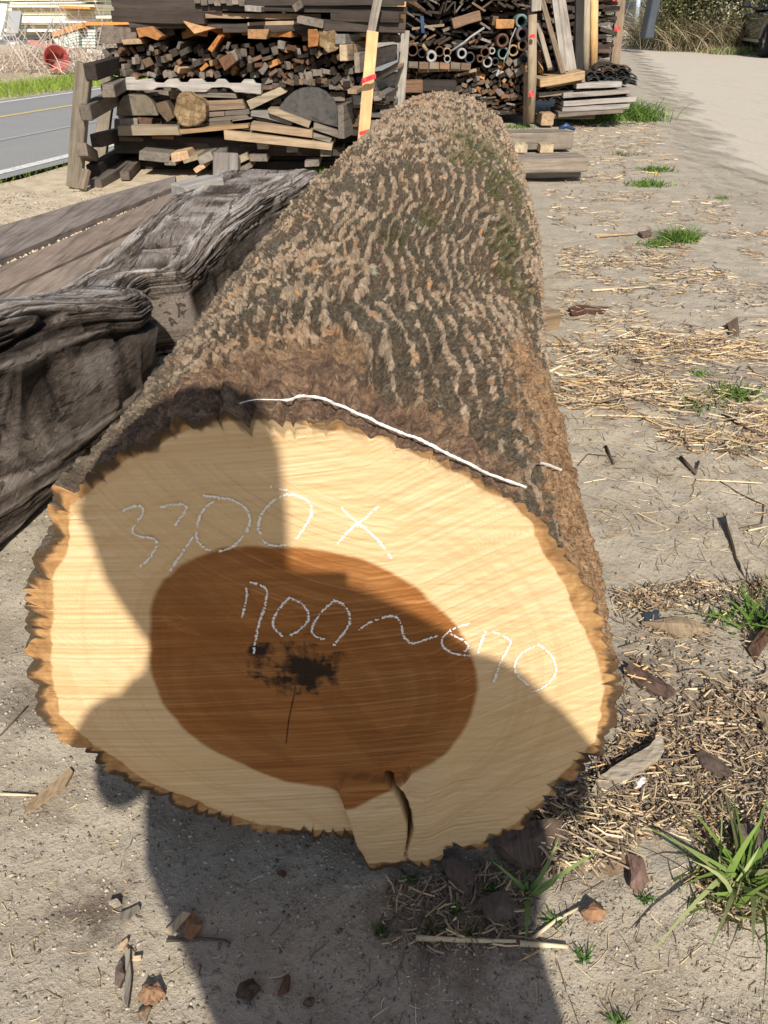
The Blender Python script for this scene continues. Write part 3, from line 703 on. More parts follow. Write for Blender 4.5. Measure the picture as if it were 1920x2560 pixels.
    c = t.mix(t.mr(b, .48, .64, 0, .4), c, t.ramp(f, [(.3, (.045, .032, .025)), (.7, (.20, .145, .105))]))
    c = t.mix(t.ma('MULTIPLY', ck, .9), c, (.02, .014, .011))
    cr2 = t.mr(t.noise(t.mp((30, 2.2, 30), loc=(5, 0, 0)), 1.0, 5, .6, .8), .41, .37)
    c = t.mix(t.ma('MULTIPLY', cr2, .7), c, (.03, .022, .018))
    mt = t.out(c, t.bump(t.ma('SUBTRACT', f, t.ma('MULTIPLY', cr2, .8)), 1.0, .010))
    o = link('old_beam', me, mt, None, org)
    return tag(o, 'massive old hewn beam, cracked grey weathered timber with a notch, beside the log', 'beam')
old_beam()
def quad_board(name, pts, z, th, mat, label, cat='plank', group=None, n=120, m=14, seed=0, amp=.004):
    """plank whose top face has four ground-plan corners (near-left, near-right, far-right, far-left)"""
    P = [np.array(p, float) for p in pts]
    v = np.linspace(0, 1, n); u = np.linspace(0, 1, m)
    top = np.zeros((n, m, 3))
    for j, uu_ in enumerate(u):
        a = P[0]+(P[1]-P[0])*uu_; b = P[3]+(P[2]-P[3])*uu_
        top[:, j] = a+(b-a)*v[:, None]
    L = np.linalg.norm(P[3]-P[0]); Wd = np.linalg.norm(P[1]-P[0])
    uu2, vv2 = np.meshgrid(u*Wd, v*L)
    top[..., 2] += amp*(fbm(uu2*60+seed, vv2*3, 3, seed)-.5)*2+.006*(fbm(uu2*8, vv2*2, 2, seed+4)-.5)
    edge = .012*(fbm(v*L*3, v*0+seed, 3, seed+9)-.5); top[:, 0, 0] += edge; top[:, -1, 0] -= edge[::-1]
    bot = top.copy(); bot[..., 2] -= th
    ring = np.concatenate([top, bot[:, ::-1]], 1)            # closed section
    org = (P[0]+P[2])/2; me = mesh_np(name, ring.reshape(-1, 3)-org, np.concatenate([grid_faces(n, 2*m, True),
        np.array([[j, j+1, 2*m-2-j, 2*m-1-j] for j in range(m-1)]), np.array([[(n-1)*2*m+k for k in (j, 2*m-1-j, 2*m-2-j, j+1)] for j in range(m-1)])]), False)
    o = link(name, me, mat, None, tuple(org)); return tag(o, label, cat, group)
def gp(px, py, z): p = G(px, py, z); return (p.x, p.y, z)
zt = .27
def ext(a, b, k):      # extend the line b->a beyond a
    a = np.array(a); b = np.array(b); return tuple(a+(a-b)*k)
lines = [((0, 572), (440, 444)), ((0, 655), (437, 473)), ((0, 667), (439, 478)), ((0, 733), (446, 520)), ((0, 738), (450, 523)), ((60, 780), (440, 585))]
GP = [(gp(*a, zt), gp(*b, zt)) for a, b in lines]
GP = [(ext(a, b, .35), b) for a, b in GP]
def pb(i, j, mat, label, seed, dz=0):
    (a0, a1), (b0, b1) = GP[i], GP[j]
    pts = [np.array(a0)+[0, 0, dz], np.array(b0)+[0, 0, dz], np.array(b1)+[0, 0, dz], np.array(a1)+[0, 0, dz]]
    quad_board('weathered_plank', pts, zt, .12, mat, label, 'plank', 'long planks behind the old beam', seed=seed)
pb(0, 1, M['plank'], 'outermost dark grey plank nearest the road, behind the old beam', 11, .012)
pb(2, 3, M['plankb'], 'middle pale grey plank between two long seams, behind the old beam', 22)
pb(4, 5, M['plankb'], 'brownish plank lying right against the old beam', 33, -.006)
# bearers under planks
for k, yb in enumerate((2.2, 3.9)): stick('bearer_timber', (-2.4, yb, .07), (-.98, yb+.1, .07), .12, .13, M['dark'], 'dark bearer hidden under the long planks, %s end' % ('near', 'far')[k], 'timber')
# two blocks on the planks and a sawdust line in the seam
p = G(450, 505, .29); stick('timber_block', G(448, 492, .33), G(545, 468, .345), .13, .11, M['silver'], 'pale grey timber block lying on the planks against the old beam', 'timber', warp=.006)
stick('timber_block', G(566, 452, .10), G(568, 440, .12)+Vector((.01, .02, .13)), .17, .11, M['silver'], 'square grey block standing upright beyond the end of the old beam', 'timber', up=(0, -1, 0))
V = []; F = []
for k in range(260):
    tpar = R.random(); a = np.array(GP[1][0])*(1-tpar)+np.array(GP[1][1])*tpar; b = np.array(GP[2][0])*(1-tpar)+np.array(GP[2][1])*tpar
    c = a+(b-a)*R.random(); s = R.uniform(.004, .011)
    b0 = len(V)
    for dx, dy, dz in ((-1, 0, 0), (0, -1, 0), (1, 0, 0), (0, 1, 0), (0, 0, .8)): V.append((c[0]+dx*s*R.uniform(.6, 1.2), c[1]+dy*s*R.uniform(.6, 1.4), c[2]-.012+dz*s))
    F += [(b0, b0+1, b0+4), (b0+1, b0+2, b0+4), (b0+2, b0+3, b0+4), (b0+3, b0, b0+4)]
tag(link('sawdust', pymesh('sawdust', V, F), plain('sawdust', (.55, .45, .30), .95, .1)), 'pale crumbs of sawdust caught in the seam between the long planks', 'sawdust', kind='stuff')

# ------------------------------------------------------------------ piles of reclaimed timber
def piece(x, z, Y, w, h, L, rot, mat, name, label, cat, group, yaw=0.0, pitch=0.0, jit=.08):
    """one squared stick with its end towards the camera (centre of the end at x,Y,z)"""
    j = lambda: 1+R.uniform(-jit, jit)
    cs = [(-w/2*j(), -h/2*j()), (w/2*j(), -h/2*j()), (w/2*j(), h/2*j()), (-w/2*j(), h/2*j())]
    b = min(w, h)*.10; sec = []
    for i in range(4):
        p = Vector(cs[i]); a = Vector(cs[i-1]); c = Vector(cs[(i+1) % 4])
        sec += [p+(a-p).normalized()*b, p+(c-p).normalized()*b]
    V = []; F = []
    cl = R.uniform(-.25, .25)*h
    for y, k in ((0, .9), (b*.5, 1), (L*.5, 1), (L, 1)):
        bx = R.uniform(-.006, .006) if y > .1 else 0
        for s in sec: V.append((s.x*k+bx, y+(s.y/h*cl if y < .1 else 0), s.y*k+bx))
    for r in range(3):
        for k in range(8): F.append((r*8+k, r*8+(k+1) % 8, r*8+8+(k+1) % 8, r*8+8+k))
    F.append(tuple(range(8))[::-1]); F.append(tuple(24+k for k in range(8)))
    o = link(name, pymesh(name, V, F), mat); o.location = (x, Y, z); o.rotation_euler = (pitch, rot, yaw)
    return tag(o, label, cat, group)
TONE = {'dark': 'dark', 'grey': 'grey', 'brown': 'brown', 'orange': 'orange', 'pale': 'pale', 'silver': 'silvery'}
def pick(pal):
    t = R.random()*sum(v for _, v in pal)
    for k, v in pal:
        t -= v
        if t <= 0: return k
    return pal[-1][0]
def fill(Y, xr, yt, yb, wr, hr, rs, pal, name, where, cat, group, L=(.6, 1.1), yj=.05, run=0, gap=.003, mx=400, flat=.0, yaw=.08):
    """stack pieces from the bottom edge yb(px) to the top edge yt(px) between photo columns xr, on the plane Y"""
    def met(px, py): p = D(px, py, Y); return p.x, p.z
    x0 = met(xr[0], yb(xr[0]))[0]; x1 = met(xr[1], yb(xr[1]))[0]
    pxof = lambda x, z: 960+K*x/(Y*cos(TH)-(z-H)*sin(TH))
    res = int((x1-x0)/.008)+2; sky = np.array([met(xr[0]+(xr[1]-xr[0])*i/(res-1), yb(xr[0]+(xr[1]-xr[0])*i/(res-1)))[1] for i in range(res)])
    top = np.array([met(xr[0]+(xr[1]-xr[0])*i/(res-1), yt(xr[0]+(xr[1]-xr[0])*i/(res-1)))[1] for i in range(res)])
    made = 0; tries = 0; rl = 0; rot0 = 0; w = h = .05; k_ = 'dark'
    while tries < 6000 and made < mx:
        tries += 1
        i = int(np.argmin(np.where(sky < top-.01, sky, 9)))
        if sky[i] >= top[i]-.012: break
        if rl <= 0 or R.random() < .1:
            w = R.uniform(*wr); h = R.uniform(*hr); rot0 = R.gauss(0, rs); rl = R.randint(1, run) if run else 0; k_ = pick(pal)
        rl -= 1
        if R.random() < .35: k_ = pick(pal)
        rot = rot0+R.gauss(0, rs*.25)
        bw = abs(w*cos(rot))+abs(h*sin(rot)); bh = abs(h*cos(rot))+abs(w*sin(rot))
        n = max(1, int(bw/.008)); a = max(0, min(res-n, i-R.randint(0, max(0, n//3)))); seg = slice(a, a+n)
        base = float(min(np.mean(sky[seg]), sky[i]+bh*.35))
        z = base+bh*.46; x = x0+(a+n/2)*.008
        piece(x, z, Y+R.uniform(-yj, yj), w-gap, h-gap, R.uniform(*L), -rot, M[k_], name, '%s %s' % (TONE[k_], where), cat, group, yaw=max(-.3, min(.3, R.gauss(0, yaw))))
        sky[seg] = np.maximum(sky[seg]*.0+base+bh*.86, 0); made += 1
    return made
lin = lambda *p: (lambda x: float(np.interp(x, [a for a, _ in p], [b for _, b in p])))
YA = 6.75
cnt = []
# loose sticks in the middle of the near pile
cnt.append(fill(YA, (262, 885), lin((262, 118), (330, 92), (480, 88), (600, 100), (760, 105), (870, 105), (985, 120)), lin((262, 190), (320, 198), (650, 196), (830, 222), (985, 235)),
     (.026, .085), (.024, .058), .42, [('dark', 3), ('grey', 3.5), ('brown', 4), ('orange', .7)], 'timber_offcut', 'short squared stick, end on, in the loose middle layer of the near pile', 'stick', 'short sticks in the loose middle layer of the near pile', run=5, yj=.09, yaw=.28, L=(.35, .7)))
cnt.append(fill(YA+.05, (325, 800), lin((325, 72), (400, 62), (520, 55), (640, 78), (800, 78)), lin((325, 100), (600, 98), (800, 104)),
     (.09, .19), (.04, .07), .22, [('orange', 5), ('brown', 1.5), ('dark', 1)], 'broad_board_end', 'broad board end on the top of the loose sticks of the near pile', 'board', 'broad board ends on top of the loose sticks', run=0, yj=.1, yaw=.3, L=(.3, .6)))
# sticks under the scalloped board, right part
cnt.append(fill(YA, (655, 960), lin((655, 200), (760, 190), (900, 205), (960, 240)), lin((655, 225), (750, 218), (860, 232), (960, 268)),
     (.05, .10), (.03, .05), .15, [('dark', 2), ('grey', 3), ('brown', 2)], 'flat_stick_end', 'flat stick end beside the half round disc in the near pile', 'stick', 'flat stick ends beside the half round disc', yj=.04))
# long boards lying across the top of the near pile
def across(xa, ya, xb, yb, hpx, mat, label, Yo=YA, th=.10, group=None, name='long_board', dY=0, cat='board', warp=.006):
    a = D(xa, ya, Yo); b = D(xb, yb, Yo+dY); dep = (Yo*cos(TH)-(a.z-H)*sin(TH))
    o = stick(name, a, b, th, hpx/K*dep, mat, label, cat, group, warp=warp, sub=6)
    return o
top = [(290, 8, 1010, 4, 16, 'darkx'), (296, 22, 560, 24, 14, 'darkx'), (560, 18, 1015, 26, 16, 'darkx'), (290, 40, 520, 47, 24, 'darkx'), (500, 38, 800, 42, 12, 'brown'), (330, 62, 700, 66, 12, 'darkx'),
       (620, 62, 870, 52, 10, 'palex'), (700, 8, 830, 4, 8, 'silverx'), (800, 64, 1010, 70, 22, 'darkx'), (560, 74, 860, 66, 14, 'darkx'), (830, 40, 1000, 44, 22, 'darkx')]
for i, (xa, ya, xb, yb, h_, mt) in enumerate(top):
    across(xa, ya, xb, yb, h_, M[mt] if mt != 'brown' else M['brownx'], '%s board lying crosswise in the dark upper layers of the near pile, number from left %s' % (('long', 'short', 'thin', 'thick', 'warped', 'charred')[i % 6], ('one', 'two', 'three', 'four', 'five', 'six', 'seven', 'eight', 'nine', 'ten', 'eleven')[i]) if False else
           ('black beam along the very top of the near pile', 'short dark beam end at the top left of the near pile', 'dark beam at the top right of the near pile', 'thick dark beam with a cut end above the orange board ends', 'brown board behind the orange board ends', 'thin dark board resting on the orange board ends',
            'split pale yellow board above the loose sticks', 'thin silvery strip at the top of the near pile', 'dark squared beam at the right of the upper near pile', 'dark rough beam above the loose sticks right of the middle', 'dark board behind the upright grey stake')[i], dY=R.uniform(-.05, .12), Yo=YA+.02, th=.22 if h_ > 10 else .07, group=None)
cnt.append(fill(YA+.12, (300, 1005), lin((300, -50), (1005, -60)), lin((300, 4), (1005, 2)), (.10, .2), (.05, .09), .06, [('dark', 5), ('grey', 1), ('brown', 1)], 'beam_end', 'beam end in the highest layer of the near pile', 'beam', 'beam ends in the highest layer of the near pile', yj=.12, L=(.8, 1.6)))
for i, (x, y) in enumerate(((495, 2), (512, 6), (530, 3), (545, 8), (560, 2), (575, 7), (590, 4), (606, 8))):
    p = D(x, y, YA-.1); piece(p.x, p.z, YA-.14, .045, .035, .5, 0, M['grey'], 'timber_offcut', 'small pale block in the row at the top edge of the near pile', 'block', 'small pale blocks at the top edge of the near pile')
p = D(635, 22, YA-.2); piece(p.x, p.z, YA-.25, .11, .035, .5, .05, M['silver'], 'timber_offcut', 'nearly white board end sticking out of the dark top of the near pile', 'board', None)
p = D(744, 16, YA-.2); piece(p.x, p.z, YA-.2, .07, .045, .4, -.5, M['grey'], 'timber_offcut', 'rounded grey stick end tilted in the dark top of the near pile', 'stick', None)
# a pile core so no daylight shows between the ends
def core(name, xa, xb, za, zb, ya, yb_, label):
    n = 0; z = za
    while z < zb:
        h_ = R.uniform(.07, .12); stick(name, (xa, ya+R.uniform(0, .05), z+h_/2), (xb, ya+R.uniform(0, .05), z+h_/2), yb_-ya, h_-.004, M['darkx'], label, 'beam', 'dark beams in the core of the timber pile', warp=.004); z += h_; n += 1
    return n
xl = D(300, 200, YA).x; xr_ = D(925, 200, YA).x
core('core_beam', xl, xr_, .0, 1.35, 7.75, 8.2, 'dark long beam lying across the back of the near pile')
# big pieces of the near pile
def sect(name, pts, Yf, depth, mat, label, cat, group=None, bev=.004):
    """solid with the outline pts (photo px on plane Yf) and real depth"""
    P = [D(x, y, Yf) for x, y in pts]; c = sum(P, Vector())/len(P); n = len(P)
    bm = bmesh.new(); f = [bm.verts.new((p.x-c.x, 0, p.z-c.z)) for p in P]; g = [bm.verts.new((p.x-c.x, depth, p.z-c.z)) for p in P]
    bm.faces.new(f); bm.faces.new(g[::-1])
    for i in range(n): bm.faces.new((f[i], g[i], g[(i+1) % n], f[(i+1) % n]))
    bmesh.ops.recalc_face_normals(bm, faces=bm.faces[:])
    if bev: bmesh.ops.bevel(bm, geom=[e for e in bm.edges], offset=bev, segments=1, affect='EDGES')
    me = bpy.data.meshes.new(name); bm.to_mesh(me); bm.free()
    o = link(name, me, mat); o.location = (c.x, Yf, c.z); return tag(o, label, cat, group)
def a1_(x, y): return (x*.3858, y*.3858)             # zoom of the top left
def a2_(x, y): return (480+x*.3858, y*.3858)
def a3_(x, y): return (960+x*.3858, y*.3858)
sc = [(812,500),(872,500),(880,520),(930,515),(985,510),(1000,535),(1055,540),(1090,512),(1150,510),(1165,535),(1215,535),(1230,512),(1310,512),(1330,535),(1390,535),(1410,512),(1460,514),(1480,540),(1560,540),(1580,515),(1640,515),(1655,540),(1692,545),(1692,612),(1560,600),(1520,598),(1490,572),(1440,566),(1370,570),(1335,598),(1180,598),(1150,572),(1090,566),(1020,568),(985,590),(812,585)]
sect('scalloped_board', [a1_(*p) for p in sc], YA-.10, .05, M['silverx'], 'long silvery board with notched top and two scooped gaps below, across the near pile', 'board')
qd = [(752,750),(757,700),(770,660),(795,625),(830,606),(870,600),(915,603),(950,620),(985,655),(1008,700),(1025,750)]
M['endgrey'] = wood('grey_disc_wood', (.24, .205, .15), scale=.6)
M['endblack'] = wood('dark_disc_wood', (.085, .08, .075), scale=.6)
sect('wood_disc', [a1_(*p) for p in qd], YA-.06, .10, M['endgrey'], 'greenish grey rounded disc at the left end of the near pile, under the scalloped board', 'wood disc')
hd = [(555,720),(575,680),(605,640),(650,600),(700,575),(760,566),(815,572),(865,595),(905,635),(940,690),(955,740),(963,790),(962,830),(900,815),(800,790),(700,760),(610,735)]
sect('half_round_disc', [a2_(*p) for p in hd], YA-.14, .09, M['endblack'], 'large blackened half round wood disc standing in the near pile', 'wood disc')
# irregular log stub
stub = [(1140,640),(1165,600),(1230,600),(1260,630),(1300,645),(1330,680),(1335,740),(1320,790),(1280,815),(1210,825),(1160,810),(1145,770),(1120,735),(1135,690)]
t = NT('log_stub_wood', .9, .15); g = t.noise(t.mp(), 26, 6, .7, 1.0); v_ = t.noise(t.mp(), 7, 5, .7)
M['stub'] = t.out(t.ramp(t.ma('ADD', t.ma('MULTIPLY', g, .5), t.ma('MULTIPLY', v_, .5)), [(.35, (.04, .028, .018)), (.5, (.22, .15, .08)), (.66, (.46, .35, .22))]), t.bump(g, .9, .02))
so = sect('log_stub', [a1_(*p) for p in stub], YA-.22, .6, M['stub'], 'rough round log stub end with knobbly outline in the lower near pile', 'log', bev=.01)
knob = [(750,190),(810,188),(825,230),(815,300),(752,308)]
sect('timber_block', [a2_(*p) for p in knob], YA-.16, .4, M['orange'], 'squared orange block beside the splintered stump on the near pile', 'block')
sp_ = [(820,190),(870,205),(920,195),(960,250),(968,300),(930,330),(880,345),(850,310),(825,300)]
sect('splintered_stump', [a2_(*p) for p in sp_], YA-.12, .4, M['stub'], 'splintered brown stump end at the top right of the loose sticks', 'stump')
def slab(pts, mat, label, dY=-.08, depth=.5, name='plank_end', cat='plank', Yo=YA): return sect(name, pts, Yo+dY, depth, M[mat], label, cat, bev=.002)
slab([a1_(*p) for p in ((1325,655),(1570,645),(1590,705),(1335,720))], 'brownx', 'reddish brown plank edge in the stack right of the log stub')
slab([a1_(*p) for p in ((1338,728),(1455,722),(1455,752),(1340,760))], 'longx', 'short grey plank under the reddish brown one')
slab([a1_(*p) for p in ((1458,720),(1615,708),(1618,740),(1460,752))], 'longx', 'right hand grey plank under the reddish brown one')
slab([a1_(*p) for p in ((1340,768),(1600,742),(1618,768),(1345,792))], 'longx', 'narrow grey plank in the middle of the stack by the log stub')
slab([a1_(*p) for p in ((1322,798),(1490,780),(1505,812),(1330,832))], 'longx', 'lowest grey plank of the stack by the log stub')
slab([a1_(*p) for p in ((1500,784),(1655,765),(1690,790),(1510,810))], 'darkx', 'dark plank right of the lowest grey plank')
slab([a1_(*p) for p in ((1010,670),(1080,655),(1130,760),(1085,792),(1020,720))], 'brown', 'tilted brown block between the rounded disc and the log stub', depth=.4)
slab([a1_(*p) for p in ((1255,600),(1525,605),(1535,638),(1260,628))], 'longx', 'long grey plank right under the scalloped board')
slab([a2_(*p) for p in ((352,655),(570,565),(612,600),(380,712))], 'palex', 'pale plank slanting up to the right beside the half round disc')
slab([a2_(*p) for p in ((490,705),(560,712),(770,790),(755,830),(500,735))], 'palex', 'yellowish plank slanting down under the half round disc', dY=-.2)
slab([a2_(*p) for p in ((380,722),(490,726),(655,795),(640,815),(480,768),(380,752))], 'silverx', 'silvery plank slanting down left of the half round disc', dY=-.15)
slab([a2_(*p) for p in ((790,795),(955,850),(950,895),(785,840))], 'longx', 'short grey plank sloping under the right of the half round disc', dY=-.18)
slab([a2_(*p) for p in ((258,782),(375,762),(530,775),(528,802),(380,795),(262,812))], 'longx', 'grey plank ends beside the slanting silvery plank')
slab([a2_(*p) for p in ((385,792),(780,845),(780,895),(375,842))], 'palex', 'long pale plank below the half round disc', dY=-.22)
slab([a2_(*p) for p in ((205,845),(910,935),(905,975),(210,905))], 'palex', 'longest pale plank at the foot of the near pile', dY=-.26)
slab([a2_(*p) for p in ((785,862),(905,900),(895,925),(785,898))], 'longx', 'rounded grey plank end at the foot of the near pile', dY=-.2)
slab([a1_(*p) for p in ((762,815),(1150,822),(1165,875),(765,880))], 'palex', 'split pale board with frayed end at the lower left of the near pile', dY=-.24, depth=.14)
slab([a1_(*p) for p in ((1150,842),(1605,808),(1612,828),(1160,872))], 'orangex', 'thin yellow board continuing right of the frayed pale board', dY=-.22, depth=.12)
slab([a1_(*p) for p in ((775,768),(890,768),(892,808),(775,808))], 'longx', 'small grey board under the rounded disc')
slab([a1_(*p) for p in ((890,762),(985,770),(980,808),(905,812))], 'brown', 'small brown scrap beside the board under the rounded disc', depth=.3)
slab([a1_(*p) for p in ((768,885),(930,892),(925,918),(770,915))], 'brownx', 'brown strip under the frayed pale board')
slab([a1_(*p) for p in ((980,880),(1120,884),(1122,905),(985,900))], 'brownx', 'short brown strip under the frayed pale board')
slab([a1_(*p) for p in ((655,165),(885,165),(885,275),(680,285),(655,270))], 'grey', 'square grey beam end at the upper left corner of the near pile', dY=-.05)
slab([a1_(*p) for p in ((880,183),(985,170),(1050,235),(1020,262),(945,235),(900,245))], 'orange', 'orange board end tilted at the left of the loose sticks', dY=-.12)
slab([a1_(*p) for p in ((785,258),(910,250),(920,285),(800,290))], 'orange', 'flat orange board end at the far left of the loose sticks', dY=-.1)
slab([a1_(*p) for p in ((1185,135),(1290,165),(1385,185),(1260,220),(1195,150))], 'orange', 'pointed orange board jutting above the loose sticks', dY=-.15)
slab([a1_(*p) for p in ((1345,320),(1415,225),(1435,240),(1375,340))], 'orange', 'narrow orange slat slanting up in the loose sticks', dY=-.14)
slab([a1_(*p) for p in ((1415,385),(1490,340),(1530,400),(1455,460))], 'brown', 'brown block painted blue at its edge, tilted in the loose sticks', dY=-.16)
slab([a1_(*p) for p in ((1490,335),(1520,320),(1545,385),(1530,400))], 'grey', 'grey block tilted beside the blue edged block', dY=-.15)
slab([a2_(*p) for p in ((360,190),(500,190),(480,255),(362,250))], 'orange', 'square orange beam end in the middle of the loose sticks', dY=-.14)
slab([a2_(*p) for p in ((680,95),(855,130),(848,185),(680,150))], 'grey', 'rough grey block lying on top of the near pile', dY=-.15)
# lower layer fillers and boards on the ground under the pile
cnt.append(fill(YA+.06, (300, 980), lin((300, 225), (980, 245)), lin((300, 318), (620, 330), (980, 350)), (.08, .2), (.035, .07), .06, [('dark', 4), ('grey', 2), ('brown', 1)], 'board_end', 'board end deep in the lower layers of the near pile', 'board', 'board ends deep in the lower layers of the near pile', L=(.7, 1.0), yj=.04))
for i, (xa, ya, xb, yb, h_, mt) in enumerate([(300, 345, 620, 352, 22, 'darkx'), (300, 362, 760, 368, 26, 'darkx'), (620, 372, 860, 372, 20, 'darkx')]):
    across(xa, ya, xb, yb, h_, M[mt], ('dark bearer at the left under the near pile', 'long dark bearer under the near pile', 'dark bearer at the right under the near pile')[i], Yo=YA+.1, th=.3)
for i, (ya_, Yo_) in enumerate(((388, 7.05), (400, 7.0), (412, 6.95))): across(330, ya_, 840, ya_, 24, M['darkx'], ('upper', 'middle', 'lower')[i]+' dark sleeper added to deepen the shade under the near pile', Yo=Yo_, th=.2, name='shade_beam', cat='shade_beam')  # dark beams put in where only shade lies below the pile
for i, (x, y, w_, h_, r_) in enumerate([(1010, 1010, 190, 52, .1), (1175, 1008, 110, 52, -.2), (1110, 1050, 70, 28, 0), (1245, 1025, 95, 28, -.25), (1340, 1020, 95, 50, -.35), (1300, 1085, 70, 30, -.5), (1425, 1000, 60, 24, 0)]):
    px_, py_ = a1_(x, y); p = D(px_, py_, YA-.25); k = .3858/K*6.2
    piece(p.x, max(p.z, .03), YA-.3, w_*k, h_*k, .5, r_, M['grey' if i % 2 == 0 else 'pale'], 'ground_board', ('wide grey board end lying on the ground at the left foot of the near pile', 'pale board end second from the left on the ground', 'small rounded stick under the ground boards', 'pale slat pointing right on the ground', 'brownish tilted board end on the ground', 'lowest pale slat on the ground left of the upright grey block', 'small board end right of the tilted one on the ground')[i], 'board', None)
for i, (x, y, w_, h_, r_) in enumerate([(320, 1030, 90, 40, -.4), (350, 1085, 80, 30, -.4), (430, 1025, 110, 40, .0), (775, 1060, 90, 34, -.05), (455, 945, 70, 40, 0), (650, 968, 70, 36, 0), (865, 992, 70, 40, 0)]):
    px_, py_ = a2_(x, y); p = D(px_, py_, YA-.2); k = .3858/K*6.2
    piece(p.x, max(p.z, .03), YA-.2, w_*k, h_*k, .7, r_, M['grey' if i != 0 else 'pale'], 'ground_board', ('yellow board end right of the upright grey block', 'lower slanting board right of the upright grey block', 'dark board end in the shade right of the upright block', 'grey board end on the ground at the right foot of the near pile', 'square foot block at the left below the longest pale plank', 'square foot block in the middle below the longest pale plank', 'square foot block at the right below the longest pale plank')[i], 'board', None)
# right flank of the near pile: long boards running back
def run(xa, ya, Ya, xb, yb, Yb, hpx, th, mat, label, name='side_board', cat='board', group=None):
    a = D(xa, ya, Ya); b = D(xb, yb, Yb); h_ = hpx/K*(Ya*cos(TH)-(a.z-H)*sin(TH))
    return stick(name, a, b, h_, th, M[mat], label, cat, group, up=(1, 0, 0), warp=.004)
run(852, 306, 6.55, 992, 242, 8.5, 76, .05, 'grey', 'tall grey board on edge, lowest on the right flank of the near pile')
run(925, 226, 6.95, 990, 196, 8.4, 34, .05, 'grey', 'grey board on edge, second from below on the right flank of the near pile')
run(895, 250, 6.75, 935, 232, 7.3, 22, .08, 'silver', 'short light grey block over the lowest flank board')
run(892, 158, 6.6, 988, 130, 8.4, 44, .04, 'grey', 'wide grey board on the right flank behind the fresh yellow stake')
run(858, 132, 6.55, 915, 128, 7.2, 36, .06, 'pale', 'pale tan board end at the upper right flank of the near pile')
run(850, 98, 6.6, 985, 94, 8.2, 22, .08, 'silver', 'light grey board along the top of the right flank')
run(880, 230, 6.5, 1005, 158, 8.4, 9, .07, 'pale', 'pale pole sticking forward along the right flank of the near pile')
run(870, 208, 6.75, 960, 186, 8.2, 20, .10, 'brown', 'brown board under the pale pole on the right flank')
cnt.append(fill(7.0, (858, 1000), lin((858, 60), (1000, 62)), lin((858, 112), (1000, 108)), (.08, .16), (.03, .07), .08, [('dark', 4), ('grey', 2), ('pale', 1)], 'board_end', 'board end at the upper right corner of the near pile', 'board', 'board ends at the upper right corner of the near pile', yj=.06))
# upright stakes with red tape
def post(xa, ya, xb, yb, Y, w, th, mat, label, name='upright_stake', cat='stake', z0=None, group=None, Yt=None):
    a = D(xb, yb, Y); b = D(xa, ya, Yt or Y)
    if z0 is not None: d = (b-a); a = a-d*((a.z-z0)/d.z)
    return stick(name, a, b, w, th, M[mat], label, cat, group, up=(0, -1, 0), warp=.003)
s1 = post(932, 78, 908, 352, 6.45, .085, .05, 'newz', 'fresh yellow upright stake with red tape at the right of the near pile', z0=0)
post(950, -30, 928, 82, 6.5, .06, .05, 'greyz', 'grey upright stake standing above the fresh yellow one')
post(1012, 76, 1000, 262, 8.35, .085, .05, 'greyz', 'grey upright stake with red tape between the two big piles', z0=.0)
post(1005, -20, 1001, 78, 8.62, .085, .06, 'newz', 'short yellow upright stake at the top between the two big piles')
def tape(pts, Y, w, label, parent=None, name='red_tape'):
    P = [D(x, y, Y) for x, y in pts]; V = []; F = []
    for i, p in enumerate(P): V += [p+Vector((0, .012*math.sin(i*2.1), w/2)), p+Vector((0, -.01+.012*math.cos(i*1.7), -w/2))]
    for i in range(len(P)-1): F.append((2*i, 2*i+1, 2*i+3, 2*i+2))
    o = link(name, pymesh(name, V, F), M['tape']); md = o.modifiers.new('s', 'SOLIDIFY'); md.thickness = .002
    return tag(o, label, 'tape')
tape([a2_(*p) for p in ((1100,528),(1130,515),(1165,500),(1192,492))], 6.36, .03, 'red tape round the middle of the fresh yellow stake')
tape([a2_(*p) for p in ((1085,865),(1115,858),(1150,846))], 6.36, .022, 'red tape round the foot of the fresh yellow stake')
tape([a2_(*p) for p in ((1330,430),(1350,415),(1385,405))], 8.5, .045, 'red tape tied round the grey stake between the piles')
tape([a2_(*p) for p in ((1335,440),(1345,490),(1350,540),(1362,590),(1372,560),(1362,500),(1345,450))], 8.48, .02, 'loose end of red tape hanging from the grey stake')
# rough fence frame at the left end of the near pile
fr = [post(211, 158, 187, 466, 6.05, .10, .075, 'postz', 'thick front post of the rough fence at the left end of the near pile', 'fence_post', 'post', 0),
      post(276, 188, 246, 420, 6.9, .10, .07, 'postz', 'rear post of the rough fence at the left end of the near pile', 'fence_post', 'post', 0)]
def rail(xa, ya, Ya, xb, yb, Yb, w, th, mat, label, name='fence_rail', cat='rail'):
    return stick(name, D(xa, ya, Ya), D(xb, yb, Yb), w, th, M[mat], label, cat, None, warp=.004)
rail(226, 180, 6.0, 330, 150, 7.3, .08, .10, 'dark', 'top dark rail between the fence posts')
rail(213, 282, 5.95, 320, 226, 7.2, .08, .10, 'grey', 'middle rail of the rough fence with its cut end facing out')
rail(205, 374, 5.95, 235, 392, 6.4, .07, .09, 'grey', 'short rail stub low on the front fence post')
rail(240, 352, 6.2, 320, 330, 7.2, .08, .09, 'dark', 'lower dark rail of the rough fence')
rail(270, 228, 6.1, 312, 205, 6.9, .09, .08, 'grey', 'grey block lying on the middle fence rail')
rail(232, 430, 6.2, 340, 365, 7.4, .09, .10, 'dark', 'dark beam slanting up from the ground behind the fence')
rail(240, 462, 6.05, 330, 405, 6.9, .085, .07, 'grey', 'grey beam lying on the ground behind the front fence post')
rail(312, 440, 6.3, 340, 410, 6.8, .07, .06, 'grey', 'short beam on the ground beside the grey fallen one')
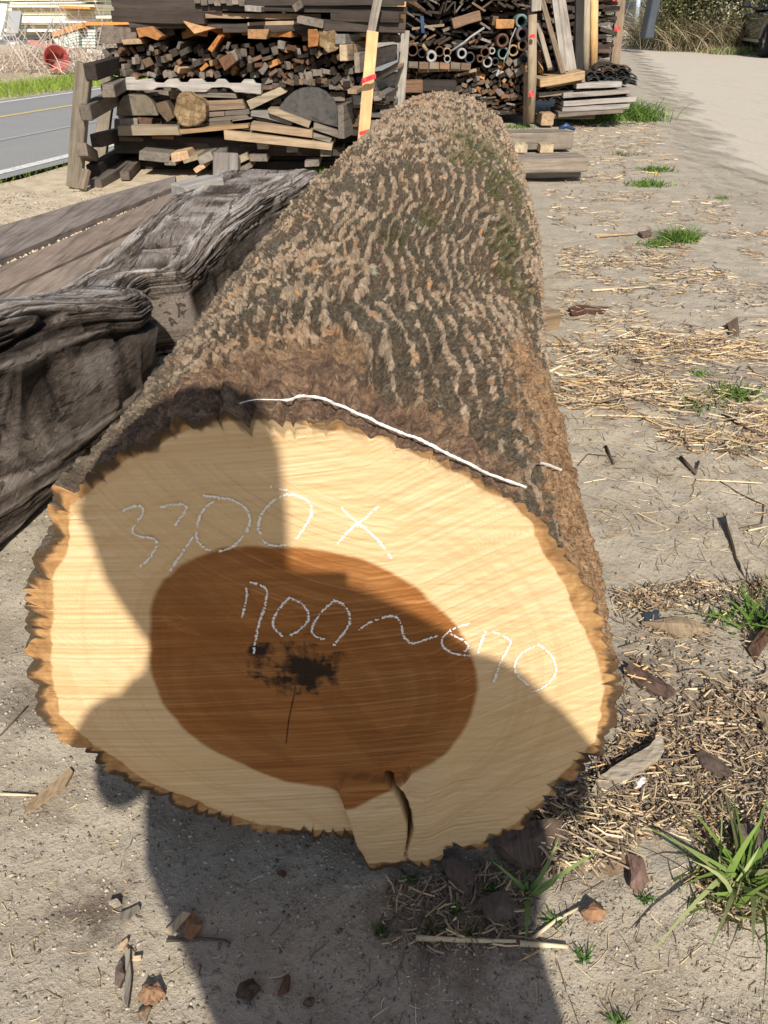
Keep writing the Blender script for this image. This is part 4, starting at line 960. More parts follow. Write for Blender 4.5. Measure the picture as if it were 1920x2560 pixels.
rail(204, 474, 5.9, 216, 424, 5.98, .06, .03, 'postz', 'thin broken board leaning at the foot of the front fence post')
post(302, 300, 300, 395, 7.1, .09, .06, 'postz', 'short post in the shade under the left end of the near pile', 'fence_post', 'post', 0)

# ------------------------------------------------------------------ the second pile, behind
YB = 9.9
pal2 = [('dark', 6), ('grey', 2), ('brown', 2)]
cnt.append(fill(YB, (1015, 1325), lin((1015, -28), (1325, -30)), lin((1015, 45), (1090, 40), (1200, 30), (1325, 22)), (.09, .17), (.018, .03), .75, pal2, 'slat', 'thin slat end in the upper layer of the far pile', 'slat', 'thin slat ends in the upper layer of the far pile', run=9, yj=.06, gap=.002, L=(.8, 1.5)))
cnt.append(fill(YB, (1015, 1290), lin((1015, 66), (1150, 78), (1290, 70)), lin((1015, 118), (1180, 125), (1290, 110)), (.08, .16), (.018, .03), .5, pal2, 'slat', 'thin slat end above the pipes in the far pile', 'slat', 'thin slat ends above the pipes in the far pile', run=7, yj=.06, gap=.002, L=(.8, 1.5)))
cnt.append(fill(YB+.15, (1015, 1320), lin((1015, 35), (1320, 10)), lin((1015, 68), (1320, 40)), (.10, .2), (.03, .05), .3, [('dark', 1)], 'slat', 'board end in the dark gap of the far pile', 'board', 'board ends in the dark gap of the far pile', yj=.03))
cnt.append(fill(YB, (1012, 1315), lin((1012, 162), (1140, 175), (1200, 180), (1260, 168), (1315, 165)), lin((1012, 232), (1160, 235), (1250, 250), (1315, 262)), (.035, .085), (.03, .055), .5, [('dark', 4), ('grey', 2), ('brown', 3), ('orange', .35)], 'stick_end', 'small squared stick end under the pipes of the far pile', 'stick', 'small squared stick ends under the pipes of the far pile', run=3, yj=.05, L=(.7, 1.2)))
cnt.append(fill(YB, (1012, 1315), lin((1012, 232), (1160, 235), (1250, 250), (1315, 255)), lin((1012, 285), (1315, 290)), (.07, .14), (.018, .035), .14, [('dark', 4), ('grey', 2), ('brown', 2)], 'slat', 'flat slat end in the lowest layers of the far pile', 'slat', 'flat slat ends in the lowest layers of the far pile', run=3, yj=.05, L=(.7, 1.2)))
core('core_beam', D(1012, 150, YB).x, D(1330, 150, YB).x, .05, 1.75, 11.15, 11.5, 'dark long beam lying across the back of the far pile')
def across2(*a, **k): return across(*a, Yo=YB-.06, **k)
across2(1012, 214, 1055, 213, 26, M['brownx'], 'reddish block end at the left of the dark plank in the far pile', th=.4)
across2(1050, 212, 1138, 213, 24, M['darkx'], 'long dark plank below the brick coloured blocks in the far pile', th=.3)
for i in range(6): across2(1020+i*26, 161+i*.6, 1044+i*26, 162+i*.6, 14, M['brownx' if i % 2 else 'longx'], 'reddish brown block in the row under the pipes', th=.3, group='reddish brown blocks in the row under the pipes', cat='block', name='timber_block')
across2(1045, 176, 1170, 172, 8, M['palex'], 'pale slat under the row of reddish blocks', th=.1)
across2(1135, 190, 1190, 174, 6, M['palex'], 'short pale slat tilted up under the row of reddish blocks', th=.1)
across2(1130, 60, 1200, 38, 22, M['brownx'], 'brown plank slanting up in the dark gap of the far pile', th=.2)
across2(1030, 72, 1110, 62, 5, M['palex'], 'thin pale slat left of the slanting brown plank', th=.05)
p = D(1262, 60, YB-.12); piece(p.x, p.z, YB-.14, .19, .085, .5, 0, M['orange'], 'timber_block', 'orange brown block end left of the top pipes', 'block', None)
p = D(1238, 52, YB-.1); piece(p.x, p.z, YB-.1, .06, .09, .5, .1, M['brown'], 'timber_block', 'dark brown block beside the orange brown block end', 'block', None)
o = across(1054, 40, 1058, 82, 9, M['blue'], 'blue plastic strip hanging from the far pile', Yo=YB-.15, th=.02, name='blue_strip', cat='strip')
cnt.append(fill(YB-.05, (1240, 1315), lin((1240, 160), (1315, 150)), lin((1240, 195), (1315, 195)), (.06, .1), (.06, .1), .5, [('grey', 3), ('silver', 1), ('orange', 1)], 'timber_block', 'grey block end right of the pipes', 'block', 'grey block ends right of the pipes', yj=.03, L=(.3, .5)))
# pipes: a real tube with a bore
def pipe(zx, zy, rpx, ir, mat, label, group='pipes stacked in the far pile'):
    x, y = a3_(zx, zy); p = D(x, y, YB-.10); r = rpx*.3858/K*(YB*cos(TH)-(p.z-H)*sin(TH)); n = 28; V = []; F = []; L = 1.3
    prof = [(r*.96, 0), (r, .012), (r, L), (r*ir, L), (r*ir, .012), (r*ir*1.04, 0)]
    for rad_, y_ in prof:
        for k in range(n): V.append((rad_*cos(2*pi*k/n), y_, rad_*sin(2*pi*k/n)))
    m = len(prof)
    for i in range(m):
        for k in range(n): F.append((i*n+k, i*n+(k+1) % n, ((i+1) % m)*n+(k+1) % n, ((i+1) % m)*n+k))
    me = pymesh('pipe', V, F, True); o = link('pipe', me, mat); o.location = (p.x, YB-.12+R.uniform(-.04, .04), p.z); o.rotation_euler = (0, 0, R.uniform(-.04, .04))
    tag(o, label, 'pipe', group)
PM = dict(rust=plain('rusty_pipe', (.10, .05, .03), .7, nz=.5), grey=plain('grey_pipe', (.30, .30, .29), .5, nz=.3), black=plain('black_pipe', (.03, .03, .03), .5, nz=.4), green=plain('green_grey_pipe', (.12, .19, .18), .5, nz=.3),
          tan=plain('tan_pipe', (.32, .22, .12), .7, nz=.3), purple=plain('purple_grey_pipe', (.13, .09, .10), .6, nz=.3))
for zx, zy, r_, ir, mt, lb in [(893,137,40,.62,'green','pale green mouthed pipe, topmost at the right of the far pile'), (893,220,40,.58,'purple','purple grey pipe just below the topmost one'), (765,262,40,.62,'rust','thick reddish brown pipe in the middle right of the far pile'),
    (897,292,32,.66,'tan','tan pipe at the right against the striped stake'), (840,328,33,.70,'tan','pale yellow ringed pipe beside the green one'), (772,345,36,.72,'green','dark green ringed pipe right of the middle'), (672,403,32,.66,'grey','grey ringed pipe low in the middle'), (722,400,24,.66,'black','small black pipe beside the low grey one'),
    (622,380,22,.6,'rust','small rusty pipe with a nut shaped rim'), (655,340,30,.72,'rust','rusty pipe under the slats'), (553,374,34,.68,'black','dark ringed pipe right of the white one'), (503,346,31,.60,'grey','whitish ring ended pipe in the middle of the row'), (410,340,26,.74,'tan','tan rimmed pipe left of the whitish one'), (410,382,22,.7,'grey','small grey pipe below the tan rimmed one'),
    (360,335,30,.76,'rust','brown pipe mouth in the row at the left'), (307,366,34,.52,'grey','thick walled grey pipe at the left of the row'), (245,345,26,.76,'black','black pipe mouth left of the thick walled one'), (185,325,34,.78,'rust','leftmost rusty pipe of the row'), (905,385,24,.7,'black','small black pipe lowest at the right'), (700,330,20,.6,'grey','small grey pipe above the low ones')]:
    pipe(zx, zy, r_, ir, PM[mt], lb)
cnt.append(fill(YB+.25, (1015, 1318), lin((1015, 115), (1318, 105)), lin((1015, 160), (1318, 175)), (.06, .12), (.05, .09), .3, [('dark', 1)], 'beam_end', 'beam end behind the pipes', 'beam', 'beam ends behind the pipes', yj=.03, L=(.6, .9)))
def pbr(V_, F_, name, mat, label, cat, group=None): return tag(link(name, pymesh(name, V_, F_, True), mat), label, cat, group)
def rod(pts, Y, r, mat, label, name='bent_rod', cat='rod', sides=6):
    V_, F_ = tube_pts([D(x, y, Y if not hasattr(Y, '__len__') else Y[i]) for i, (x, y) in enumerate(pts)], r, sides); return pbr(V_, F_, name, mat, label, cat)
rod([a3_(*p) for p in ((855,180),(820,260),(810,320),(780,380),(775,430),(700,470))], YB-.2, .006, PM['grey'], 'thin grey wire looping down over the pipes', 'wire', 'wire')
rod([a3_(*p) for p in ((250,290),(280,330))], YB-.2, .02, PM['tan'], 'small tan stick leaning on the pipes', 'stick', 'stick')
rod([a3_(*p) for p in ((650,180),(560,240),(520,275),(430,335))], YB-.16, .012, PM['grey'], 'crooked grey stick over the pipes', 'stick', 'stick')
# stakes and leaning boards at the right
M['stripez'] = M['newz']
V_, F_ = tube_pts([D(1326, 305, 9.55)*1.0, D(1330, 200, 9.5), D(1332, 36, 9.5)], [.045, .052, .045], 9); pbr(V_, F_, 'upright_pole', M['poleyz'], 'thick reddish yellow pole with red marks at the right of the pipes', 'pole')
tape([a3_(*p) for p in ((942,238),(960,232),(975,236))], 9.4, .03, 'upper red mark on the thick pole beside the pipes'); tape([a3_(*p) for p in ((938,612),(955,604),(968,610))], 9.4, .05, 'lower red mark on the thick pole beside the pipes')
post(1318, 180, 1316, 300, 9.75, .07, .05, 'postz', 'dark brown stake left of the thick pole', z0=0)
post(1340, -20, 1340, 28, 9.5, .10, .08, 'greyz', 'pale board end above the thick pole')
lean = [((1352,-10),(1408,185),.05,'postz','slim brown board leaning left, nearest the thick pole'), ((1345,60),(1375,172),.05,'postz','short brown board leaning behind the slim one'), ((1358,10),(1405,180),.05,'poleyz','narrow pale board leaning left with a pointed foot'), ((1385,-20),(1412,180),.07,'greyz','tall grey board leaning left'),
        ((1398,-20),(1428,178),.11,'greyz','widest silvery board leaning left, right hand one'), ((1343,95),(1383,178),.05,'greyz','low grey board leaning left beside the thick pole'), ((1345,130),(1352,180),.05,'newz','orange stub board standing behind the thick pole')]
for i, (a_, b_, w_, mt, lb) in enumerate(lean): post(a_[0], a_[1], b_[0], b_[1], 9.5+.06*i, w_, .04, mt, lb, 'leaning_board', 'board', Yt=9.9+.06*i)
post(1449, -20, 1446, 178, 9.9, .09, .07, 'darkz', 'black square post among the upright poles', 'upright_pole', 'pole')
post(1440, 60, 1438, 178, 9.95, .05, .05, 'postz', 'thin brown post left of the black one', 'upright_pole', 'pole')
for xa, xb, rr2, mt, lb in ((1467, 1464, .042, 'poleyz', 'round pale pole next to the black post'), (1486, 1484, .045, 'newz', 'round yellow pole, right of the pale one')):
    V_, F_ = tube_pts([D(xb, 178, 9.9), D((xa+xb)/2, 80, 9.9), D(xa, -20, 9.9)], [rr2, rr2*.97, rr2*.95], 12); pbr(V_, F_, 'upright_pole', M[mt], lb, 'pole')
YC = 10.6
cnt.append(fill(YC, (1345, 1525), lin((1345, -28), (1525, -28)), lin((1345, 165), (1525, 168)), (.10, .22), (.03, .05), .16, [('dark', 7), ('brown', 2), ('grey', 1), ('orange', .4)], 'slat', 'thin curved board end in the pile behind the upright poles', 'slat', 'board ends in the pile behind the upright poles', run=2, yj=.08, gap=.004, L=(.8, 1.4)))
core('core_beam', D(1345, 150, YC).x, D(1522, 150, YC).x, .2, 1.75, 11.6, 11.9, 'dark long beam at the back of the pile behind the poles')
post(1553, -20, 1536, 165, 11.2, .11, .08, 'postz', 'grey brown post at the right end of the pile behind the poles', 'upright_pole', 'pole', z0=.0)
tape([a3_(*p) for p in ((1495,190),(1515,184),(1525,190))], 11.1, .05, 'red tape on the post at the right end of the far pile')
tape([a3_(*p) for p in ((1480,20),(1492,14),(1500,20))], 11.1, .05, 'small red tag high on the post at the right end of the far pile')
# low stack of boards and curved roof tiles
YD = 9.75
for i, (xa, ya, xb, yb, h_, mt, lb) in enumerate([(1340, 204, 1450, 184, 18, 'orangex', 'orange board on top of the low stack right of the thick pole'), (1430, 212, 1540, 206, 11, 'silverx', 'silvery board on the low stack beside the orange one'), (1360, 214, 1455, 196, 10, 'palex', 'pale board below the orange one on the low stack'),
     (1342, 234, 1470, 226, 10, 'longx', 'brownish board in the middle of the low stack, left'), (1398, 234, 1565, 222, 11, 'silverx', 'long pinkish grey board in the middle of the low stack'), (1398, 254, 1575, 243, 11, 'silverx', 'long pale board, third from the bottom of the low stack'),
     (1395, 268, 1560, 260, 11, 'silverx', 'long pale board, second from the bottom of the low stack'), (1385, 280, 1545, 270, 12, 'longx', 'grey board near the bottom of the low stack'), (1378, 288, 1480, 288, 10, 'longx', 'lowest board of the low stack, half hidden by grass')]):
    across(xa, ya, xb, yb, h_, M[mt], lb, Yo=YD-.1+.01*i, th=.5 if h_ > 10 else .3)
p = D(1370, 282, YD-.2); piece(p.x, .08, YD-.22, .14, .13, .3, 0, M['pale'], 'timber_block', 'square pale block at the lower left of the low stack', 'block', None)
def tile(zx, zy, r_, mat, i):
    x, y = a3_(zx, zy); p = D(x, y, YD-.12); n = 10; rp_ = r_*.3858/K*8.4; th = .022; V = []; F = []; L = .3
    for y_ in (0, L):
        for rd in (rp_, rp_-th):
            for k in range(n+1): t_ = pi*(.12+.76*k/n); V.append((rd*cos(t_), y_, rd*(sin(t_)-.5)*.8))
    q_ = n+1
    for k in range(n):
        F += [(k, k+1, q_+k+1, q_+k), (2*q_+k, 3*q_+k, 3*q_+k+1, 2*q_+k+1), (k, 2*q_+k, 2*q_+k+1, k+1), (q_+k, q_+k+1, 3*q_+k+1, 3*q_+k)]
    F += [(0, q_, 3*q_, 2*q_), (n, 2*q_+n, 3*q_+n, q_+n)]
    o = link('roof_tile', pymesh('roof_tile', V, F), mat); o.location = (p.x, YD-.16+R.uniform(-.05, .05), p.z); o.rotation_euler = (0, R.uniform(-.12, .12), R.uniform(-.2, .2))
    tag(o, 'curved %s roof tile end %s' % (('dark', 'rusty brown')[mat is PM['rust']], ('in the lower tile row of the low stack', 'in the upper tile row of the low stack', 'in the heap at the top right of the low stack')[i]), 'roof tile', ('roof tiles in the lower row', 'roof tiles in the upper row', 'roof tiles in the top right heap')[i])
for zx in (1010, 1100, 1178, 1248, 1330, 1398, 1465, 1545): 
    for dz in (0, 14): tile(zx, 640+dz-(zx > 1300)*22+R.uniform(-5, 5), R.uniform(36, 46), PM['rust'] if R.random() < .35 else PM['black'], 0)
for zx in (1030, 1095, 1160, 1230, 1300, 1380, 1450):
    for dz in (0, 12): tile(zx, 570+dz-(zx > 1300)*22+R.uniform(-5, 5), R.uniform(36, 44), PM['rust'] if R.random() < .3 else PM['black'], 1)
for zx, zy in ((1280,480),(1330,475),(1385,470),(1440,455),(1470,480),(1460,505),(1520,470),(1560,480),(1600,500),(1540,500),(1500,530),(1590,530),(1420,500),(1480,430),(1530,440),(1440,430),(1560,450),(1400,440),(1350,500),(1560,520)):
    for dz in (0, 14): tile(zx, zy+dz, R.uniform(38, 50), PM['rust'] if R.random() < .28 else PM['black'], 2)
# squared timbers lying right of the log
def beam3(px0, py0, px1, py1, zt_, w, th, mat, label):
    a = G(px0, py0, zt_-th/2); b = G(px1, py1, zt_-th/2); return stick('squared_timber', a, b, w, th, M[mat], label, 'timber', None, warp=.003)
beam3(1200, 350, 1422, 348, .16, .28, .14, 'palex2' if 'palex2' in M else 'longx', 'brown grey squared timber lying right of the log, the farther one')
beam3(1200, 412, 1455, 405, .17, .26, .10, 'longx', 'dark grained squared timber lying right of the log, the nearer one')
beam3(1200, 437, 1452, 431, .06, .12, .05, 'silver', 'narrow white grey slat in front of the dark grained timber')
for i, x in enumerate((1300, 1365)): 
    p = G(x, 370, .05); stick('spacer_block', p+Vector((0, -.05, 0)), p+Vector((.0, .12, 0)), .12, .07, M['pale'], ('left', 'right')[i]+' small pale spacer block under the farther timber', 'block')
p = G(1415, 322, .03); V_, F_ = tube_pts([p+Vector((-.07, 0, 0)), p+Vector((0, .02, .03)), p+Vector((.10, .01, -.01))], [.02, .032, .014], 6); pbr(V_, F_, 'blue_scrap', M['blue'], 'small crumpled blue scrap on the ground beyond the timbers', 'scrap')


# ------------------------------------------------------------------ beyond the asphalt road
YP = 24.0
pan = dict(cream=plain('cream_panel', (.80, .74, .56), .7, nz=.08, scale=3), white=plain('white_panel', (.80, .80, .76), .6, nz=.08, scale=3), green=plain('pale_green_panel', (.55, .68, .58), .6, nz=.1, scale=3), bluew=plain('bluish_panel', (.55, .62, .72), .5, nz=.1, scale=3),
           pink=plain('faded_red_beam', (.48, .22, .19), .8, nz=.15), orange=plain('rusty_orange_sheet', (.60, .27, .08), .8, nz=.3), grey=plain('grey_panel', (.34, .36, .38), .6, nz=.1))
def panel(zx0, zy0, zx1, zy1, h_, mt, label, dY=0, th=.8, tw=0, group='building panels stacked beyond the road'):
    x0, y0 = a1_(zx0, zy0); x1, y1 = a1_(zx1, zy1); Y = YP+dY
    a = D(x0, y0, Y); b = D(x1, y1, Y+tw); dep = Y*cos(TH)-(a.z-H)*sin(TH)
    stick('building_panel', a, b, th, h_*.3858/K*dep, pan[mt], label, 'panel', group, warp=.0)
rows = [(150, 690, 40, 'cream'), (140, 700, 62, 'cream'), (190, 690, 86, 'cream'), (130, 800, 112, 'cream'), (150, 690, 128, 'white'), (120, 400, 150, 'cream'), (230, 640, 136, 'white'), (120, 620, 172, 'cream'), (130, 560, 192, 'white'), (120, 330, 206, 'cream'), (300, 650, 152, 'cream'), (200, 560, 218, 'white'), (0, 400, 240, 'bluew'), (0, 420, 258, 'white'), (60, 390, 272, 'bluew')]
for i, (a_, b_, y_, mt) in enumerate(rows): panel(a_, y_, b_, y_+R.uniform(-3, 3), 15, mt, '%s building panel lying flat in the stack beyond the road' % dict(cream='cream', white='white', bluew='bluish')[mt], dY=R.uniform(-.3, .3), th=2.0)
for i in range(10): panel(R.uniform(0, 200), -60+i*9, R.uniform(560, 760), -62+i*9, 8, R.choice(['cream', 'white', 'bluew']), 'panel in the topmost layers beyond the road, against the frame top', dY=R.uniform(.2, .8), th=2.0)
for i in range(6): panel(400+i*8, 250+i*13, 560, 200+i*19, 12, 'green' if i % 2 == 0 else 'white', '%s panel in the fanned out stack beyond the road' % ('pale green' if i % 2 == 0 else 'white'), dY=-1.2, th=1.2, group='fanned out panels beyond the road'); panel(560, 200+i*19, 665, 200+i*19, 12, 'green' if i % 3 == 2 else 'white', 'end of a fanned out panel nearest the timber pile', dY=-1.0, th=1.2, group='panel ends nearest the timber pile')
panel(360, 225, 560, 160, 30, 'orange', 'rusty orange sheet slanting up on the panel stack', dY=-1.6, th=.5, group=None)
panel(540, 155, 850, 150, 18, 'orange', 'pale orange board level on the panel stack', dY=-1.5, th=.4, group=None)
panel(400, 45, 600, 52, 14, 'orange', 'small orange board high on the panel stack', dY=-1.2, th=.4, group=None)
panel(195, 270, 650, 372, 24, 'pink', 'long faded red beam slanting down in front of the panel stack', dY=-2.5, th=.3, group=None)
panel(330, 330, 680, 402, 20, 'cream', 'cream beam slanting down beside the faded red one', dY=-2.7, th=.3, group=None)
panel(580, 330, 690, 352, 22, 'white', 'short white panel end near the timber pile', dY=-2.6, th=.4, group=None)
a = [a1_(*p) for p in ((55,70),(138,70),(118,215),(38,215))]
o = sect('grey_sheet', a, 22.4, .12, pan['grey'], 'upright blue grey sheet leaning at the left of the panel stack', 'sheet', bev=.0)
a = [a1_(*p) for p in ((-60,20),(48,25),(30,130),(0,240),(-60,260))]
sect('pale_sheet', a, 22.7, .12, pan['white'], 'pale sheet cut off by the left edge of the photo', 'sheet', bev=.0)
# ground there
def bank_mat(name, c1, c2):
    t = NT(name, .95, .1); g = t.noise(t.mp(), 3, 6, .7); return t.out(t.ramp(g, [(.35, c1), (.65, c2)]), t.bump(g, .6, .05))
# strands: many thin tapering blades in one mesh
def strands(name, roots, hmin, hmax, w, lean, mat, cols=((1, 1, 1),), seg=3, flat=False, curl=.5, seed=0, upbias=1.0, dirf=None):
    n = len(roots); r = np.random.default_rng(seed); roots = np.asarray(roots, float)
    h = r.uniform(hmin, hmax, n); az = r.uniform(0, 2*pi, n); ln = r.uniform(.0, lean, n)
    d = np.stack([np.cos(az)*ln, np.sin(az)*ln, np.full(n, upbias)], 1)
    if dirf is not None: d = d+dirf
    d /= np.linalg.norm(d, axis=1)[:, None]
    side = np.cross(d, np.stack([np.cos(az*3.1+1), np.sin(az*3.1+1), np.zeros(n)+.2], 1)); side /= np.linalg.norm(side, axis=1)[:, None]+1e-9
    bend = np.stack([np.cos(az+r.normal(0, .6, n)), np.sin(az+r.normal(0, .6, n)), -np.full(n, .55)], 1)*(curl*r.uniform(.2, 1, n))[:, None]
    V = []; 
    for i in range(seg+1):
        t_ = i/seg; p = roots+d*(h*t_)[:, None]+bend*(h*t_*t_)[:, None]
        ww = (w*r.uniform(.7, 1.3, n) if i == 0 else ww) ; wi = ww*(1-t_)**.7+w*.06
        V += [p-side*wi[:, None]/2, p+side*wi[:, None]/2]
    V = np.stack(V, 1)           # n, 2(seg+1), 3
    m = 2*(seg+1); base = np.arange(n)[:, None]*m
    F = np.concatenate([np.stack([base[:, 0]+2*i, base[:, 0]+2*i+1, base[:, 0]+2*i+3, base[:, 0]+2*i+2], 1) for i in range(seg)])
    me = mesh_np(name, V.reshape(-1, 3), F, False)
    cc_ = np.asarray(cols)[r.integers(0, len(cols), n)]*r.uniform(.65, 1.25, n)[:, None]
    setattr_col(me, 'tint', np.repeat(cc_, m, 0)); return link(name, me, mat)
def tint_mat(name, rough=.7, trans=.0):
    t = NT(name, rough, .25); c = t.att('tint')[0]
    if trans:
        t.b.inputs['Subsurface Weight'].default_value = 0
        tr = t.n('ShaderNodeBsdfTranslucent'); t.put(tr.inputs[0], c); mx = t.n('ShaderNodeMixShader'); mx.inputs[0].default_value = trans
        ou = t.t.nodes['Material Output']; t.t.links.new(t.b.outputs[0], mx.inputs[1]); t.t.links.new(tr.outputs[0], mx.inputs[2]); t.t.links.new(mx.outputs[0], ou.inputs[0])
    return t.out(c)
M['leafy'] = tint_mat('grass_blade', .55, .3); M['dry'] = tint_mat('dry_stalk', .85)
GREEN = ((.10, .19, .035), (.15, .26, .05), (.20, .30, .07), (.08, .14, .03)); LIME = ((.26, .36, .05), (.33, .42, .08), (.20, .30, .05))
DRY = ((.52, .42, .27), (.42, .32, .20), (.62, .53, .37), (.30, .22, .14)); DRYP = ((.50, .41, .33), (.38, .30, .24), (.62, .54, .44), (.26, .20, .16))
def onroad(n0, n1, s0, s1, k, seed):
    r = np.random.default_rng(seed); n = r.uniform(n0, n1, k); s = r.uniform(s0, s1, k)
    return np.stack([n*.96+s*.28, -n*.28+s*.96, np.full(k, .0)], 1)
strands_o = strands('verge_grass', onroad(-10.6, -8.98, 6, 30, 16000, 1), .08, .22, .012, .7, M['leafy'], LIME, 2, seed=2); tag(strands_o, 'bright green grass verge on the far side of the asphalt road', 'grass', kind='stuff')
o = strands('verge_grass', np.concatenate([onroad(-4.62, -4.42, 3, 14, 700, 3), onroad(-4.5, -4.0, 6.5, 9, 160, 4)]), .02, .07, .006, .8, M['leafy'], GREEN+LIME, 2, seed=3); tag(o, 'sparse weeds along the near edge of the asphalt road', 'grass', kind='stuff')
bx = onroad(-14.5, -10.2, 8, 32, 14000, 5)
bx[:, 2] = .25*fbm(bx[:, 0]*.7, bx[:, 1]*.7, 3, 6)
pb_ = D(138, 175, 18.0); bx = bx[~((np.abs(bx[:, 0]-pb_.x+.0) < .55) & (bx[:, 1] < 19.2) & (bx[:, 1] > 14.5))]
o = strands('dry_weeds', bx, .18, .55, .014, 1.3, M['dry'], DRYP, 3, seed=7, curl=.9); tag(o, 'tangled dry beige weeds behind the green verge', 'weeds', kind='stuff')
lp = [D(x, y, 19.0) for x, y in ((0, 110), (60, 90), (120, 100), (190, 60), (40, 60), (90, 40), (150, 80), (240, 110))]
V = []; F = []
for i, p in enumerate(lp):
    for k in range(7):
        b = Vector((p.x+R.uniform(-.8, .8), 19+R.uniform(-.5, .5), 0)); tp = p+Vector((R.uniform(-1, 1), 0, R.uniform(-.2, .8)))
        v, f = tube_pts([b, (b+tp)/2+Vector((R.uniform(-.2, .2), 0, .1)), tp], [.012, .009, .003], 4, False); n0 = len(V); V += v; F += [tuple(q+n0 for q in ff) for ff in f]
tag(link('dead_stems', pymesh('dead_stems', V, F), plain('dead_stem', (.50, .42, .36), .9)), 'tall thin dead stems rising in front of the panel stack', 'stems', kind='stuff')
# red brown bucket lying on its side
def bucket():
    n = 28; V = []; F = []; prof = [(0, 0), (.150, 0), (.165, .02), (.20, .30), (.22, .31), (.22, .34), (.20, .34), (.155, .03), (0, .03)]
    for r_, z in prof:
        for k in range(n): V.append((r_*cos(2*pi*k/n), r_*sin(2*pi*k/n), z))
    for i in range(len(prof)-1):
        for k in range(n): F.append((i*n+k, i*n+(k+1) % n, (i+1)*n+(k+1) % n, (i+1)*n+k))
    o = link('plastic_bucket', pymesh('plastic_bucket', V, F, True), M['redpot']); p = D(138, 162, 18.6)
    o.location = (p.x, 18.6, max(.2, p.z)); o.rotation_euler = (radians(78), 0, radians(28)); o.scale = (1.15,)*3
    tag(o, 'red brown plastic bucket lying on its side in the dry weeds', 'bucket')
bucket()

# ------------------------------------------------------------------ right background: reeds, shrub, tarp, pole, car
def tube_cluster(): pass
def reed(px, py, k, w_, hh, label, seed, cols=DRY, lean=.7, curl=.5, bw=.02, name='reed_clump'):
    p = G(px, py); r = np.random.default_rng(seed); roots = np.stack([p.x+r.normal(0, w_, k), p.y+np.abs(r.normal(0, w_*.8, k)), np.zeros(k)], 1)
    o = strands(name, roots-np.array([p.x, p.y, 0]), hh*.4, hh, bw, lean, M['dry'], cols, 4, seed=seed, curl=curl); o.location = (p.x, p.y, 0)
    tag(o, label, 'reeds', 'dry reed clumps beside the dirt road'); return o
RB = [(1665, 118, 'tan reed clump leftmost beside the dirt road, at the grey leaning sheets'), (1700, 122, 'olive brown reed clump second from the left of the hedge'), (1735, 128, 'reddish dry reed clump in the middle of the hedge'), (1775, 130, 'pale dry reed clump right of the middle of the hedge'), (1815, 131, 'pinkish dry reed clump left of the dark car'), (1850, 132, 'thin reed clump partly hidden by the dark car'), (1900, 134, 'reed clump behind the dark car')]
for i, (x, y, lb) in enumerate(RB): reed(x, y, 1400, .55, 1.6 if i > 1 else 2.0, lb, 20+i, ((.40, .33, .22), (.28, .23, .14), (.22, .23, .11), (.46, .40, .28)) if i % 2 else ((.33, .25, .16), (.22, .18, .10), (.40, .33, .22), (.18, .19, .09)), lean=.8, curl=.7, bw=.022)
def shrub(px, py, Yb, R_, hh, label, seed, cols, flowers=False):
    p = G(px, py); p = Vector((p.x*Yb/p.y, Yb, 0)); root = empty('shrub', p); tag(root, label, 'shrub', 'shrubs of the hedge beside the dirt road')
    r = np.random.default_rng(seed); rr2 = random.Random(seed)
    V = []; F = []; tips = []
    for k in range(26):
        a = rr2.uniform(0, 2*pi); q0 = Vector((cos(a)*.15, sin(a)*.15, 0)); tp = Vector((cos(a)*R_*rr2.uniform(.3, 1), sin(a)*R_*rr2.uniform(.3, .9), hh*rr2.uniform(.45, 1)))
        v, f = tube_pts([q0, q0.lerp(tp, .5)+Vector((0, 0, .25)), tp], [.035, .02, .006], 5, False); n0 = len(V); V += v; F += [tuple(x+n0 for x in ff) for ff in f]; tips += [tp, q0.lerp(tp, .7), q0.lerp(tp, .45)]
    link('stem', pymesh('stem', V, F), M['dark'], root)
    n = 7000; ti = np.array([list(t_) for t_ in tips]); c = ti[r.integers(0, len(ti), n)]+r.normal(0, .16, (n, 3))*np.array([1.2, 1, .8]); c[:, 2] = np.abs(c[:, 2])
    a = r.normal(0, 1, (n, 3)); a /= np.linalg.norm(a, axis=1)[:, None]; b = np.cross(a, r.normal(0, 1, (n, 3))); b /= np.linalg.norm(b, axis=1)[:, None]; s = r.uniform(.03, .065, n)[:, None]
    Vl = np.stack([c-a*s, c+b*s*.45, c+a*s, c-b*s*.45], 1).reshape(-1, 3); Fl = np.arange(4*n).reshape(-1, 4)
    me = mesh_np('foliage', Vl, Fl, False); cc_ = np.asarray(cols)[r.integers(0, len(cols), n)]*r.uniform(.6, 1.3, n)[:, None]; setattr_col(me, 'tint', np.repeat(cc_, 4, 0)); link('foliage', me, M['leafy'], root)
OL = ((.13, .14, .06), (.20, .20, .09), (.09, .10, .04), (.26, .25, .13)); OW = OL+((.66, .64, .50), (.55, .55, .38), (.30, .28, .14))
shrub(1690, 118, 29.5, 1.2, 3.4, 'olive green shrub behind the leftmost reeds of the hedge', 61, OL)
shrub(1745, 118, 29.0, 1.3, 3.6, 'grey green shrub rising behind the middle of the reed hedge', 62, OL)
shrub(1800, 118, 28.5, 1.3, 3.4, 'white flowering shrub above the reeds left of the car', 63, OW)
shrub(1860, 118, 28.5, 1.4, 3.6, 'white flowering shrub right behind the car front', 64, OW)
shrub(1930, 118, 31.0, 1.5, 3.8, 'white flowering shrub behind the car', 65, OW)
shrub(1640, 100, 40.0, 1.5, 3.0, 'distant dark green shrub behind the dark tarp', 66, OL)
shrub(1590, 95, 46.0, 2.5, 2.4, 'distant shrub beyond the end of the dirt road', 67, OL)
